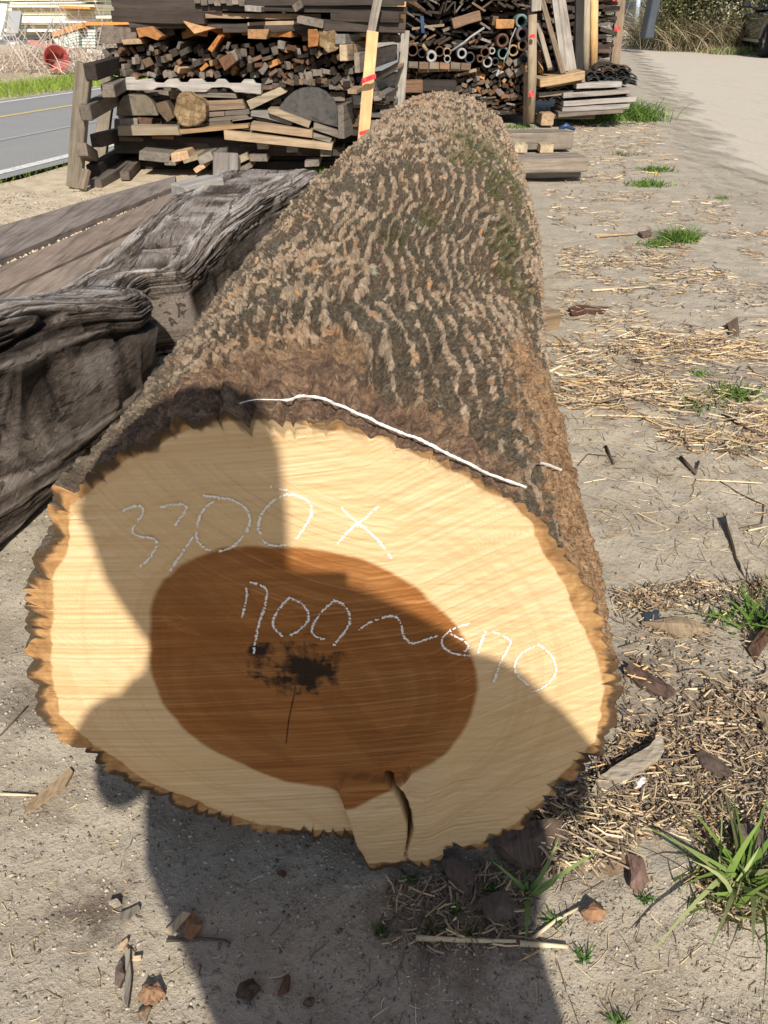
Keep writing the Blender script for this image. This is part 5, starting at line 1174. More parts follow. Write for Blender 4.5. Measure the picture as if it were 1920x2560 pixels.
rp_ = np.concatenate([np.stack([np.linspace(a_[0], b_[0], 1400)+NR.normal(0, .18, 1400), np.linspace(a_[1], b_[1], 1400)+NR.normal(0, .3, 1400), np.zeros(1400)], 1) for a_, b_ in ((G(1630, 108), G(1790, 136)), (G(1790, 136), G(1960, 140)))])
o = strands('hedge_grass', rp_, .08, .35, .02, .8, M['leafy'], GREEN+DRY, 2, seed=71); tag(o, 'green and dry grass at the foot of the reed hedge', 'grass', kind='stuff')
# hills and far tree line closing the horizon
hv = []; hf = []
for i in range(121):
    a = radians(-75+150*i/120); 
    for j, rr2 in enumerate((150, 190, 260)):
        hv.append((sin(a)*rr2, cos(a)*rr2, (-1, 5+3*float(vn(np.array([i*.31]), np.array([1.]), 7)[0]), 12+9*float(vn(np.array([i*.13]), np.array([5.]), 8)[0]))[j]))
for i in range(120):
    for j in range(2): hf.append((3*i+j, 3*i+j+1, 3*i+3+j+1, 3*i+3+j))
tag(link('hills', pymesh('hills', hv, hf, True), bank_mat('wooded_hills', (.10, .12, .07), (.22, .22, .15))), kind='structure')
# grey leaning sheets, dark tarp heap, white bale, blue pole at the end of the dirt road
def b4(x, y): return (1300+x*.3737, y*.3737)
sect('leaning_sheet', [b4(*p) for p in ((900,-60),(960,-60),(930,60),(905,170),(900,255),(835,262),(850,180),(870,80))], 28.0, .6, plain('grey_sheeting', (.06, .07, .085), .5, nz=.2, scale=2), 'grey blue sheeting leaning at the left end of the reed hedge', 'sheet', bev=.03)
sect('covered_heap', [b4(*p) for p in ((700,110),(712,60),(745,25),(800,8),(860,20),(880,60),(870,150),(850,200),(690,200))], 40.0, 2.5, plain('dark_tarp', (.05, .055, .065), .45, .5, nz=.5, scale=3), 'heap under a dark tarp at the end of the dirt road', 'tarp', bev=.12)
sect('white_bag', [b4(*p) for p in ((620,80),(630,45),(665,32),(700,45),(708,75),(680,92),(640,95))], 36.0, .8, pan['white'], 'rounded white bag beside the dark tarp heap', 'bag', bev=.1)
rod([b4(770, 232), b4(783, 100), b4(796, -40)], 38.0, .09, plain('pale_blue_post', (.45, .52, .60), .5), 'slim pale blue pole at the end of the dirt road', 'street_pole', 'pole', 10)
o = strands('road_end_grass', np.stack([NR.uniform(11.2, 14.5, 2200), NR.uniform(36, 41, 2200), np.zeros(2200)], 1), .15, .55, .03, .8, M['leafy'], GREEN+DRY, 2, seed=72); tag(o, 'patch of grass around the pale blue pole', 'grass', kind='stuff')

def car():
    B = G(1903, 144.5); A = B+Vector((.50, 2.93, 0)); d = (A-B).normalized(); yaw = math.atan2(d.y, d.x); wb = (A-B).length
    root = empty('parked_car', (B.x, B.y, 0), yaw)            # local +x = forward (away), +y = its left side = towards the road
    tag(root, 'dark blue grey car parked at the right edge in front of the reed hedge', 'car')
    k = wb/2.7
    pt = NT('dark_car_paint', .22, .5); pt.b.inputs['Metallic'].default_value = .55; pt.b.inputs['Coat Weight'].default_value = .8
    pt.put(pt.b.inputs['Base Color'], (.055, .065, .085)); paint = pt.m
    gl = NT('car_glass', .05, .8); gl.put(gl.b.inputs['Base Color'], (.03, .04, .055)); glass = gl.m
    rub = plain('tyre_rubber', (.02, .02, .02), .85); trim = plain('silver_trim', (.5, .5, .5), .3, metal=.8, nz=.05); plas = plain('black_plastic', (.018, .018, .02), .5)
    # side outline; stations along x give z bottom, z top and half width
    prof = [(-.95, .45, .95, .78), (-.85, .34, 1.08, .86), (-.5, .30, 1.10, .91), (0, .30, 1.08, .93), (.7, .28, 1.04, .93), (1.5, .28, 1.02, .93), (2.2, .28, 1.02, .93), (2.7, .30, .98, .93), (3.1, .30, .93, .90), (3.45, .34, .84, .82), (3.58, .44, .70, .70)]
    V = []; F = []; ns = 16; wheels = (0.0, 2.7)
    xs = np.linspace(-.95, 3.58, 64); pr = np.array(prof)
    for x in xs:
        zb, ztp, hw = (np.interp(x, pr[:, 0], pr[:, c]) for c in (1, 2, 3))
        arch = max((.40**2-(x-wx_)**2) for wx_ in wheels); za = .36+math.sqrt(arch) if arch > 0 else 0
        for j in range(ns):
            if j < ns//2: s_, t_ = 1, j/(ns//2-1)
            else: s_, t_ = -1, 1-(j-ns//2)/(ns//2-1)
            z = max(zb, za-.02)+(ztp-max(zb, za-.02))*t_
            bulge = 1-.10*(t_-.45)**2*2-(.10 if t_ > .97 else 0)
            V.append((x, s_*hw*bulge, z))
    for i in range(63):
        for j in range(ns): F.append((i*ns+j, i*ns+(j+1) % ns, (i+1)*ns+(j+1) % ns, (i+1)*ns+j))
    F += [tuple(range(ns))[::-1], tuple(63*ns+j for j in range(ns))]
    body = link('body', pymesh('body', V, F, True), paint, root)
    # cabin: roof and pillars
    cab = [(-.80, 1.06), (-.62, 1.50), (-.2, 1.62), (.8, 1.66), (1.4, 1.60), (2.25, 1.02)]
    V = []; F = []
    for x, z in cab:
        t_ = (z-1.0)/.66; hw = .86-.20*t_
        V += [(x, hw, z), (x, -hw, z)]
    for i in range(5): F.append((2*i, 2*i+1, 2*i+3, 2*i+2))
    n = len(V); F.append((0, 2, 4, 6, 8, 10)); F.append((11, 9, 7, 5, 3, 1)); F.append((0, 10, 11, 1))
    link('cabin', pymesh('cabin', V, F), paint, root)
    wins = [[(-.60, 1.10), (-.48, 1.46), (.05, 1.55), (.12, 1.10)], [(.18, 1.10), (.12, 1.56), (.80, 1.58), (.98, 1.10)], [(1.04, 1.10), (.88, 1.58), (1.34, 1.54), (2.02, 1.08)]]
    for sd in (1, -1):
        for wn in wins:
            V = []; 
            for x, z in wn: V.append((x, sd*(.86-.20*(z-1.0)/.66+.012), z))
            for x, z in wn: V.append((x, sd*(.86-.20*(z-1.0)/.66-.02), z))
            link('window', pymesh('window', V, [(0, 1, 2, 3), (7, 6, 5, 4), (0, 4, 5, 1), (1, 5, 6, 2), (2, 6, 7, 3), (3, 7, 4, 0)]), glass, root)
        V_, F_ = tube_pts([(1.95, sd*.86, 1.06), (1.93, sd*1.0, 1.12)], [.03, .03], 6); m_ = link('mirror', pymesh('mirror', V_, F_), plas, root)
        me = box_mesh('mirror_shell', .12, .20, .15, 0, .03); ms_ = link('mirror_shell', me, plas, m_); ms_.location = (1.92, sd*1.0-(0 if sd > 0 else .2), 1.16)
        me = box_mesh('sill', 2.0, .03, .07, 0, .008); ms_ = link('sill', me, trim, root); ms_.location = (1.35, sd*.93-(0 if sd > 0 else .03), .36)
        me = box_mesh('door_handle', .2, .03, .03, 0, .008); ms_ = link('door_handle', me, trim, root); ms_.location = (.35, sd*.925-(0 if sd > 0 else .03), .93)
        for wx_ in wheels:
            w_ = empty('wheel', (wx_, sd*.80, .35)); w_.parent = root
            n = 32; V = []; F = []; pf = [(.20, -.11), (.33, -.11), (.35, -.08), (.35, .08), (.33, .11), (.235, .11), (.22, .08), (.20, .0)]
            for r_, y in pf:
                for q_ in range(n): V.append((r_*cos(2*pi*q_/n), sd*y, r_*sin(2*pi*q_/n)))
            for i in range(len(pf)):
                for q_ in range(n): F.append((i*n+q_, i*n+(q_+1) % n, ((i+1) % len(pf))*n+(q_+1) % n, ((i+1) % len(pf))*n+q_))
            link('tyre', pymesh('tyre', V, F, True), rub, w_)
            bm = bmesh.new()
            for s5 in range(5):
                mt_ = Matrix.Rotation(2*pi*s5/5, 4, 'Y') @ Matrix.Translation((0, sd*.07, .12)) @ Matrix.Diagonal((.055, .03, .22, 1)); bmesh.ops.create_cube(bm, size=1, matrix=mt_)
            bmesh.ops.create_cone(bm, cap_ends=True, segments=24, radius1=.06, radius2=.05, depth=.05, matrix=Matrix.Translation((0, sd*.08, 0)) @ Matrix.Rotation(-sd*pi/2, 4, 'X'))
            me = bpy.data.meshes.new('rim'); bm.to_mesh(me); bm.free(); link('rim', me, trim, w_)
            V = [(0, 0, 0)]+[(.21*cos(2*pi*q_/24), 0, .21*sin(2*pi*q_/24)) for q_ in range(24)]
            link('brake_disc', pymesh('brake_disc', V, [(0, 1+q_, 1+(q_+1) % 24) for q_ in range(24)]), plas, w_)
    me = box_mesh('underbody', 3.9, 1.5, .2, 0, .02); u_ = link('underbody', me, plas, root); u_.location = (1.35, -.75, .33)
    root.scale = (k, k, k)
    # shift so that the left wheels stand on their photo spots
    off_ = Matrix.Rotation(yaw, 3, 'Z') @ Vector((0, -.86*k, 0)); root.location = (B.x+off_.x, B.y+off_.y, 0)
car()

# ------------------------------------------------------------------ things on the ground
def gz(x, y): return float(gheight(np.array([x]), np.array([y]))[0])
clus = lambda x, y: sst(.42, .60, fbm(x*5, y*5, 4, 201))
def scatter(poly, k, seed, dens=None):
    """k random ground points inside a polygon given in photo px"""
    r = np.random.default_rng(seed); P = np.array([[G(x, y).x, G(x, y).y] for x, y in poly]); out = []
    lo_, hi_ = P.min(0), P.max(0)
    while len(out) < k:
        q_ = r.uniform(lo_, hi_, (k*2, 2)); d = polydist(q_[:, 0], q_[:, 1], P); fz_ = .06*(fbm(q_[:, 0]*7, q_[:, 1]*7, 2, seed)-.5)
        ok = (d < fz_)
        if dens is not None: ok &= r.random(len(q_)) < dens(q_[:, 0], q_[:, 1])
        out += q_[ok].tolist()
    q_ = np.array(out[:k]); return np.column_stack([q_, gheight(q_[:, 0], q_[:, 1])])
# pebbles: low solids, many small and few larger
def pebbles(name, pts, smin, smax, cols, seed, label):
    r = np.random.default_rng(seed); n = len(pts)
    g = (1+5**.5)/2
    base = np.array([(-1,g,0),(1,g,0),(-1,-g,0),(1,-g,0),(0,-1,g),(0,1,g),(0,-1,-g),(0,1,-g),(g,0,-1),(g,0,1),(-g,0,-1),(-g,0,1)], float)/1.9
    fc = np.array([(0,11,5),(0,5,1),(0,1,7),(0,7,10),(0,10,11),(1,5,9),(5,11,4),(11,10,2),(10,7,6),(7,1,8),(3,9,4),(3,4,2),(3,2,6),(3,6,8),(3,8,9),(4,9,5),(2,4,11),(6,2,10),(8,6,7),(9,8,1)])
    s = smin*(smax/smin)**(r.random(n)**2.2); a = r.uniform(0, 2*pi, n)
    B = base[None]*(1+r.uniform(-.38, .30, (n, 12, 1)))*s[:, None, None]*np.stack([r.uniform(.8, 1.5, n), r.uniform(.6, 1.1, n), r.uniform(.3, .6, n)], 1)[:, None]
    V = np.empty_like(B); V[..., 0] = B[..., 0]*np.cos(a)[:, None]-B[..., 1]*np.sin(a)[:, None]; V[..., 1] = B[..., 0]*np.sin(a)[:, None]+B[..., 1]*np.cos(a)[:, None]; V[..., 2] = B[..., 2]
    V += pts[:, None]; V[..., 2] += (s*.18)[:, None]
    F = (fc[None]+np.arange(n)[:, None, None]*12).reshape(-1, 3)
    me = mesh_np(name, V.reshape(-1, 3), F, True); c = np.asarray(cols)[r.integers(0, len(cols), n)]*r.uniform(.7, 1.15, n)[:, None]; setattr_col(me, 'tint', np.repeat(c, 12, 0))
    tag(link(name, me, M['dry']), label, 'gravel', kind='stuff')
PC = ((.36, .30, .23), (.44, .38, .29), (.28, .24, .19), (.52, .46, .37), (.17, .14, .12), (.40, .34, .27), (.33, .28, .22))
pebbles('gravel', scatter([(-200, 1250), (200, 1250), (100, 1700), (700, 2000), (900, 2150), (1000, 2700), (-300, 2700)], 9000, 31), .0006, .0040, PC, 32, 'fine sandy gravel in front of the log')
pebbles('gravel', scatter([(700, 2050), (1400, 2100), (1900, 2300), (2000, 2700), (800, 2700)], 7000, 33), .0007, .0028, PC, 34, 'finer grit in the right foreground')
pebbles('gravel', scatter([(0, 480), (260, 470), (330, 520), (0, 640)], 1600, 35), .003, .012, PC, 36, 'pale gravel between the planks and the asphalt road')
pebbles('gravel', scatter([(1330, 380), (1900, 420), (1920, 1350), (1500, 1400), (1380, 900)], 4200, 37), .0012, .006, PC, 38, 'scattered small stones on the ground right of the log')

# straw litter: short broken stalks lying in all directions
def straw(name, pts, lmin, lmax, w, cols, seed, label, mainaz=None, spread=1.2, zmax=.012, cat='straw'):
    r = np.random.default_rng(seed); n = len(pts); L = lmin*(lmax/lmin)**(r.random(n)**1.7); az = r.uniform(0, 2*pi, n) if mainaz is None else mainaz+r.normal(0, spread, n)
    el = r.normal(0, .12, n); d = np.stack([np.cos(az)*np.cos(el), np.sin(az)*np.cos(el), np.sin(el)], 1); sd = np.stack([-np.sin(az), np.cos(az), np.zeros(n)], 1)
    ww = w*r.uniform(.5, 1.5, n); hh = ww*r.uniform(.3, .8, n); z0 = r.random(n)**2*zmax+hh*.5; bend = r.normal(0, .12, n)*L
    V = []
    for t_ in (-.5, 0., .5):
        c = pts+d*(L*t_)[:, None]+sd*(bend*(.25-t_*t_)*4*.5)[:, None]; c[:, 2] = np.maximum(c[:, 2], pts[:, 2])+z0
        tp = (1 if t_ < .4 else .7)
        V += [c-sd*(ww*tp)[:, None]/2, c+np.array([0, 0, 1])*hh[:, None]*tp, c+sd*(ww*tp)[:, None]/2]
    V = np.stack(V, 1); b = np.arange(n)*9; F = []
    for i in (0, 3):
        for k, k2 in ((0, 1), (1, 2), (2, 0)): F.append(np.stack([b+i+k, b+i+k2, b+i+3+k2, b+i+3+k], 1))
    me = mesh_np(name, V.reshape(-1, 3), np.concatenate(F), False); c = np.asarray(cols)[r.integers(0, len(cols), n)]*r.uniform(.55, 1.25, n)[:, None]; setattr_col(me, 'tint', np.repeat(c, 9, 0))
    tag(link(name, me, M['dry']), label, cat, kind='stuff')
SC = ((.60, .47, .29), (.50, .37, .22), (.66, .54, .36), (.34, .24, .15), (.22, .16, .11), (.42, .33, .23), (.16, .12, .09), (.55, .36, .18))
DK = ((.20, .15, .11), (.28, .21, .15), (.14, .11, .085), (.36, .28, .20))
straw('straw_litter', scatter([(1375, 860), (1480, 800), (1700, 850), (1930, 780), (1960, 1180), (1700, 1120), (1560, 1060), (1400, 1010)], 2600, 41, lambda x, y: .2+clus(x, y)), .02, .13, .0036, SC, 42, 'thick band of dry straw right of the middle of the log', .1, .8, .03)
straw('straw_litter', scatter([(1400, 620), (1960, 560), (1960, 820), (1700, 870), (1480, 830), (1390, 860)], 1700, 43, clus), .015, .08, .004, SC+DK, 44, 'loose straw and chips farther up right of the log', .05, .8, .02)
straw('straw_litter', scatter([(1540, 1470), (1750, 1440), (1930, 1450), (1960, 1960), (1900, 2050), (1600, 2110), (1440, 2000), (1540, 1800), (1560, 1640)], 4800, 45, lambda x, y: .15+clus(x, y)), .006, .05, .0027, SC+DK+DK, 46, 'dense layer of straw bits and bark crumbs right of the cut face', None, 1, .014)
straw('straw_litter', scatter([(1330, 2020), (1500, 1930), (1600, 2050), (1560, 2150), (1400, 2180), (1280, 2140)], 1500, 47), .01, .06, .0026, DK+SC[:3], 48, 'grey brown chaff heap at the foot of the log', 2.4, .8, .03)
straw('straw_litter', scatter([(1350, 430), (1900, 480), (1920, 700), (1400, 700)], 900, 49, clus), .02, .10, .005, SC+DK, 50, 'sparse dry stalks beyond the straw band', .05, .9, .015)
straw('straw_litter', scatter([(1420, 280), (1640, 310), (1700, 420), (1480, 460), (1440, 380)], 700, 51), .03, .14, .006, DK+SC, 52, 'dry stalks round the squared timbers', .05, .9, .02)
straw('straw_litter', scatter([(-100, 1900), (800, 2150), (900, 2700), (-200, 2700)], 420, 53), .004, .03, .0013, DK+SC[:2], 54, 'bark crumbs scattered over the gravel in the left foreground', None, 1, .002)
straw('straw_litter', scatter([(900, 2150), (1950, 2080), (2000, 2700), (950, 2700)], 700, 55), .005, .05, .0011, DK+SC[:3], 56, 'thin stalk bits on the bare soil in the right foreground', None, 1, .003)
straw('straw_litter', scatter([(1390, 1030), (1930, 1150), (1930, 1480), (1560, 1480)], 700, 57), .01, .09, .0016, DK+SC[:3], 58, 'few thin stalks on the bare soil right of the cut', None, 1, .006)
straw('straw_litter', scatter([(940, 2170), (1330, 2160), (1340, 2360), (1180, 2390), (980, 2330)], 650, 61), .006, .05, .0022, DK+DK+SC[:2], 62, 'dark bark crumbs and dead stalks in the shade under the log', None, 1, .012)
straw('straw_litter', scatter([(1680, 2020), (1960, 1990), (1960, 2330), (1800, 2330), (1740, 2200)], 900, 63, lambda x, y: .1+clus(x, y)), .006, .06, .0024, DK+SC, 64, 'straw bits and crumbs round the big grass clump', None, 1, .010)
# dark clods and dry twigs
def on(px, py, z=0): p = G(px, py); p.z = gz(p.x, p.y)+z; return p
def twig(pts, r_, mat, label, cat='twig', name='twig', z=.002):
    P = [on(x, y, z+r_) for x, y in pts]; V_, F_ = tube_pts(P, [r_*(1-.4*i/(len(P)-1)) for i in range(len(P))], 6); o = link(name, pymesh(name, V_, F_, True), mat)
    return tag(o, label, cat)
M['twigd'] = plain('dark_twig', (.10, .075, .055), .9); M['straws'] = plain('straw_stalk', (.66, .55, .36), .8, nz=.2, scale=60); M['twigt'] = plain('tan_stalk', (.50, .33, .17), .8, nz=.3, scale=60)
f1 = 1.1573
for pts, r_, mt, lb in [
    ([(1040,2340),(1200,2352),(1290,2352)], .0042, 'straws', 'long white straw stalk across the edge of the shadow in the foreground'), ([(1300,2358),(1420,2368)], .0045, 'straws', 'short white straw piece continuing the long one into the sun'),
    ([(1330,2345),(1390,2300),(1450,2270)], .003, 'straws', 'thin straw slanting up from the white stalk'), ([(1350,2370),(1300,2400)], .002, 'twigt', 'thin tan stalk below the white straw'),
    ([(1640,1465),(1710,1478),(1810,1465),(1850,1480)], .0028, 'straws', 'long bent straw stalk right of the cut'), ([(1580,1640),(1620,1665),(1690,1685)], .0024, 'twigt', 'curved orange stalk beside the right edge of the cut'),
    ([(1730,1800),(1800,1805),(1860,1812),(1900,1825)], .0028, 'straws', 'pale straw stalk at the right frame edge'), ([(1535,1580),(1580,1600),(1640,1610)], .0014, 'straws', 'wiry pale stalk touching the right rim of the cut'),
    ([(1740,1200),(1830,1207),(1905,1210)], .003, 'straws', 'straight straw stalk lying on the bare soil'), ([(1870,1330),(1920,1318)], .003, 'straws', 'straw end at the right frame edge'),
    ([(1790,1200),(1850,1235),(1910,1260),(1905,1310),(1830,1325),(1825,1370)], .0018, 'twigd', 'dark looping root on the bare soil'), ([(1700,1150),(1740,1190),(1745,1160)], .006, 'twigd', 'short thick dark twig on the bare soil'),
    ([(1515,1115),(1535,1160)], .005, 'twigd', 'short dark twig near the marked right flank'), ([(1445,1160),(1470,1135),(1540,1140)], .002, 'twigd', 'thin dark twig near the marked right flank'),
    ([(0,1988),(90,1986)], .003, 'straws', 'straw stalk at the left frame edge'), ([(415,2348),(500,2340),(560,2342),(575,2352)], .0028, 'twigd', 'curved grey twig in the left foreground'),
    ([(1805,1040),(1850,1065),(1910,1095)], .006, 'twigd', 'grey stick at the right side of the straw band'), ([(1840,930),(1850,915)], .003, 'twigd', 'tiny dark stick in the straw band'), ([(1375,975),(1500,1010),(1600,1040),(1680,1080)], .004, 'twigt', 'long reddish brown stalk from the log into the straw'),
    ([(1350,940),(1400,915),(1450,905)], .006, 'straws', 'thick pale bent stalk touching the log flank'), ([(1480,1040),(1570,1042),(1690,1045)], .004, 'straws', 'bright straight straw at the lower edge of the band'), ([(1350,890),(1385,912)], .007, 'twigd', 'dark stick against the log flank'),
    ([(1480,730),(1620,720)], .006, 'straws', 'long pale stalk farther up the bare soil'), ([(1490,590),(1600,584)], .006, 'twigt', 'tan stalk beyond the grass tuft'), ([(0,1840),(40,1800),(70,1765)], .0016, 'twigd', 'thin dark root left of the cut'), ([(240,2560),(-5,2420)], .0001, 'twigd', None)]:
    if lb: twig(pts, r_, M[mt], lb)
# wood chips and plates: real solids with their own outline
def chip(pts, th, mat, label, cat='wood chip', name='wood_chip', tilt=(0, 0), lift=.003, seed=0, rough=.0):
    P = [on(x, y) for x, y in pts]; c = sum(P, Vector())/len(P); rr2 = random.Random(seed+len(pts))
    bm = bmesh.new(); f = [bm.verts.new((p.x-c.x, p.y-c.y, th/2+rr2.uniform(-rough, rough))) for p in P]; g = [bm.verts.new((v.co.x*.96, v.co.y*.96, -th/2)) for v in f]
    n = len(P); tp = bm.faces.new(f); bm.faces.new(g[::-1])
    for i in range(n): bm.faces.new((f[i], g[i], g[(i+1) % n], f[(i+1) % n]))
    if rough:
        r_ = bmesh.ops.poke(bm, faces=[tp]); r_['verts'][0].co.z += rough*1.5
    bmesh.ops.recalc_face_normals(bm, faces=bm.faces[:])
    bmesh.ops.triangulate(bm, faces=bm.faces[:])
    bmesh.ops.subdivide_edges(bm, edges=bm.edges[:], cuts=3, use_grid_fill=True)
    so_ = Vector((rr2.random()*40, 7, 3)); am = max(rough, th*.22)
    for v in bm.verts: v.co += mnoise.noise_vector(v.co*110+so_)*am*.55+mnoise.noise_vector(v.co*330+so_)*am*.3+mnoise.noise_vector(v.co*35+so_)*am*.8
    me = bpy.data.meshes.new(name); bm.to_mesh(me); bm.free(); o = link(name, me, mat); o.location = (c.x, c.y, c.z+th/2+lift); o.rotation_euler = (tilt[0], tilt[1], 0); return tag(o, label, cat)
M['chipg'] = wood('grey_chip', (.33, .28, .22), scale=3); M['chipo'] = wood('orange_chip', (.33, .19, .10), scale=3); M['chipt'] = wood('tan_chip', (.50, .34, .19), scale=3, dark=.6); M['barkc'] = wood('bark_piece', (.16, .11, .085), scale=3); M['chipd'] = wood('dark_chip', (.12, .07, .045), scale=4)
t = NT('weathered_stick', .9, .15); g = t.noise(t.mp((30, 160, 30), (0, 0, radians(52))), 1.0, 5, .6, .4)
M['slabg'] = t.out(t.ramp(g, [(.3, (.20, .165, .125)), (.5, (.34, .29, .225)), (.75, (.46, .40, .31))]), t.bump(g, .6, .003))
chip([(1478,2000),(1485,1975),(1520,1940),(1600,1895),(1648,1858),(1655,1880),(1650,1905),(1590,1945),(1530,1985),(1500,2010)], .016, M['slabg'], 'thick grey split stick lying right of the lower rim of the cut', 'split stick', tilt=(.06, 0), lift=.012)
chip([(60,2038),(75,2005),(140,1955),(175,1920),(183,1932),(165,1965),(110,2005)], .006, M['chipt'], 'long pointed tan splinter left below the cut')
chip([(410,2330),(460,2285),(478,2290),(430,2335)], .005, M['chipt'], 'narrow pale chip standing beside the red brown one', tilt=(.3, 0), lift=.008)
chip([(460,2340),(465,2290),(485,2280),(505,2320),(480,2345)], .006, M['chipo'], 'red brown chip at the shadow edge in the left foreground', lift=.004, rough=.002)
chip([(310,2500),(315,2380),(325,2370),(328,2440),(320,2520)], .006, M['chipg'], 'upright grey splinter in the left foreground')
chip([(345,2495),(365,2470),(400,2460),(412,2480),(395,2505),(360,2515)], .010, M['chipo'], 'crumbling orange bark lump in the bottom left', 'bark lump', rough=.004)
chip([(285,2455),(290,2415),(305,2400),(312,2440),(300,2465)], .008, M['barkc'], 'dark bark piece left of the upright grey splinter', 'bark piece', rough=.003)
chip([(340,2535),(355,2515),(375,2520),(365,2550)], .008, M['chipo'], 'small orange bark crumb at the bottom edge', 'bark crumb', rough=.003)
chip([(590,2490),(605,2455),(635,2450),(650,2475),(625,2500)], .008, M['chipd'], 'brown bark crumb at the lower edge of the shadow', 'bark crumb', rough=.004)
chip([(695,2490),(705,2445),(725,2445),(722,2480)], .008, M['chipd'], 'reddish brown upright crumb inside the shadow', 'bark crumb', rough=.003)
chip([(755,2510),(765,2495),(785,2498),(780,2515)], .008, M['chipd'], 'smallest brown crumb inside the shadow', 'bark crumb', rough=.003)
chip([(290,2300),(300,2280),(345,2262),(350,2270),(320,2295)], .005, M['chipg'], 'flat grey brown chip on the gravel')
chip([(292,2372),(300,2355),(318,2342),(320,2350),(305,2368)], .005, M['chipt'], 'small tan chip right of the dark patch')
chip([(330,2390),(352,2388),(352,2396),(330,2398)], .005, M['chipt'], 'tiny pale stick above the upright splinter')
chip([(690,2178),(700,2172),(715,2178),(710,2188)], .006, M['chipd'], 'small brown crumb just below the cut')
chip([(270,2255),(290,2248),(300,2256),(285,2264)], .010, M['slabg'], 'oval grey stone on the gravel', 'stone', 'small_stone')
# bark plates at the lower right of the log
for k, (pts, mt, lb, tl) in enumerate([([(1230,2130),(1290,2080),(1400,2060),(1420,2120),(1390,2170),(1300,2185)], 'chipd', 'rounded brown bark plate under the lower right rim', (.1, .1)), ([(1460,2130),(1490,2080),(1540,2110),(1570,2160),(1530,2190),(1480,2160)], 'chipo', 'reddish curled bark plate half in the sun', (.3, -.2)),
       ([(1560,2150),(1600,2150),(1620,2210),(1600,2240),(1570,2220)], 'barkc', 'grey brown bark tongue right of the reddish plate', (.2, .2)), ([(1820,2080),(1870,2070),(1940,2100),(1940,2180),(1880,2160),(1830,2120)], 'barkc', 'dark purple brown bark plate at the right frame edge', (.1, .15)),
       ([(1100,2150),(1150,2140),(1190,2190),(1180,2240),(1130,2225)], 'barkc', 'dark bark chunk in the shade below the cut', (.2, 0)), ([(1200,2260),(1260,2230),(1290,2290),(1250,2320),(1210,2300)], 'barkc', 'second dark bark chunk in the shade, lower', (.1, .1)),
       ([(1450,2290),(1480,2270),(1515,2290),(1500,2310),(1470,2310)], 'chipo', 'small red brown bark bit in the sun below the grass blade', (.1, 0)), ([(1380,2080),(1410,2070),(1420,2110),(1395,2115)], 'chipt', 'crumbly pale fungus coloured lump on the bark plate', (.2, 0)),
       ([(1560,1680),(1575,1665),(1650,1710),(1690,1740),(1670,1750),(1600,1720)], 'barkc', 'dark brown bark strip beside the right edge of the cut', (.05, 0)), ([(1735,1890),(1760,1885),(1830,1935),(1815,1950),(1760,1925)], 'barkc', 'dark splinter in the straw right of the grey stick', (.05, 0)),
       ([(1810,1310),(1830,1300),(1880,1420),(1870,1450),(1840,1400)], 'slabg', 'flat tan strip beside the upper right grass', (.1, 0)), ([(1885,1780),(1925,1800),(1940,1850),(1905,1830)], 'chipt', 'brown chip at the right frame edge above the grass', (.1, 0)),
       ([(1600,1560),(1700,1545),(1790,1575),(1700,1590)], 'chipt', 'long tan bark strip in the straw right of the cut', (.1, 0)), ([(1870,1620),(1920,1560),(1940,1580),(1890,1650)], 'chipd', 'brown chunk at the right frame edge below the upper grass', (.2, 0)),
       ([(1420,775),(1450,768),(1520,772),(1510,784),(1430,790)], 'chipd', 'orange brown scattered bark patch right of the log', (0, 0)), ([(1815,815),(1840,805),(1850,830),(1830,838)], 'chipd', 'dark brown clod in the far straw', (.2, 0)), ([(1595,585),(1625,580),(1630,592),(1605,596)], 'barkc', 'black chip left of the grass tuft', (0, 0)),
       ([(1540,300),(1580,298),(1590,308),(1550,310)], 'chipg', 'grey scrap beyond the timbers', (0, 0))]):
    chip(pts, .009 if k != 0 else .02, M[mt], lb, 'bark piece', 'bark_piece', tl, .006, k, .004)
M['whites'] = plain('white_scrap', (.72, .72, .74), .6)
chip([(1585,1950),(1600,1940),(1612,1948),(1605,1962),(1590,1965)], .006, M['whites'], 'crumpled white scrap beside the grey split stick', 'scrap', 'scrap', rough=.004)
chip([(1600,1520),(1640,1510),(1650,1540),(1620,1560)], .006, plain('dark_glass_scrap', (.04, .05, .06), .3, .6), 'dark bluish scrap in the straw right of the cut', 'scrap', 'scrap', rough=.004)
# grass
def clump(px, py, k, spread, hh, label, seed, cols=GREEN+((.30, .34, .12),), w=.006, lean=1.0, curl=.6, group=None, name='grass_clump', dirf=None):
    p = on(px, py); r = np.random.default_rng(seed); roots = np.stack([r.normal(0, spread, k), r.normal(0, spread*.7, k), np.zeros(k)], 1)
    o = strands(name, roots, hh*.35, hh, w, lean, M['leafy'], cols, 5, seed=seed, curl=curl, dirf=dirf); o.location = (p.x, p.y, p.z-.002); return tag(o, label, 'grass', group)
clump(1865, 2225, 60, .020, .155, 'big bright grass clump at the lower right frame edge', 81, ((.17, .27, .05), (.23, .34, .08), (.13, .22, .04), (.33, .37, .16)), .0092, 1.5, .75)
clump(1850, 2235, 150, .035, .06, 'low weeds under the big grass clump', 82, ((.10, .17, .03), (.30, .28, .14)), .004, 1.4, .4)
clump(1925, 1560, 60, .03, .16, 'grass clump at the right frame edge halfway down', 83, GREEN, .007, 1.3, .6)
clump(1845, 1540, 60, .03, .03, 'tiny low weed left of the halfway clump', 84, GREEN, .006, 1.5, .3)
clump(1325, 2235, 6, .003, .14, 'few broad grass blades at the edge of the shadow under the log', 85, ((.24, .36, .11),), .009, 1.6, .3, dirf=np.array([.5, -.3, 0]))
clump(1325, 2230, 5, .003, .12, 'grass blades leaning left from the shadow edge', 86, ((.20, .31, .09),), .008, 1.4, .3, dirf=np.array([-.7, .2, 0]))
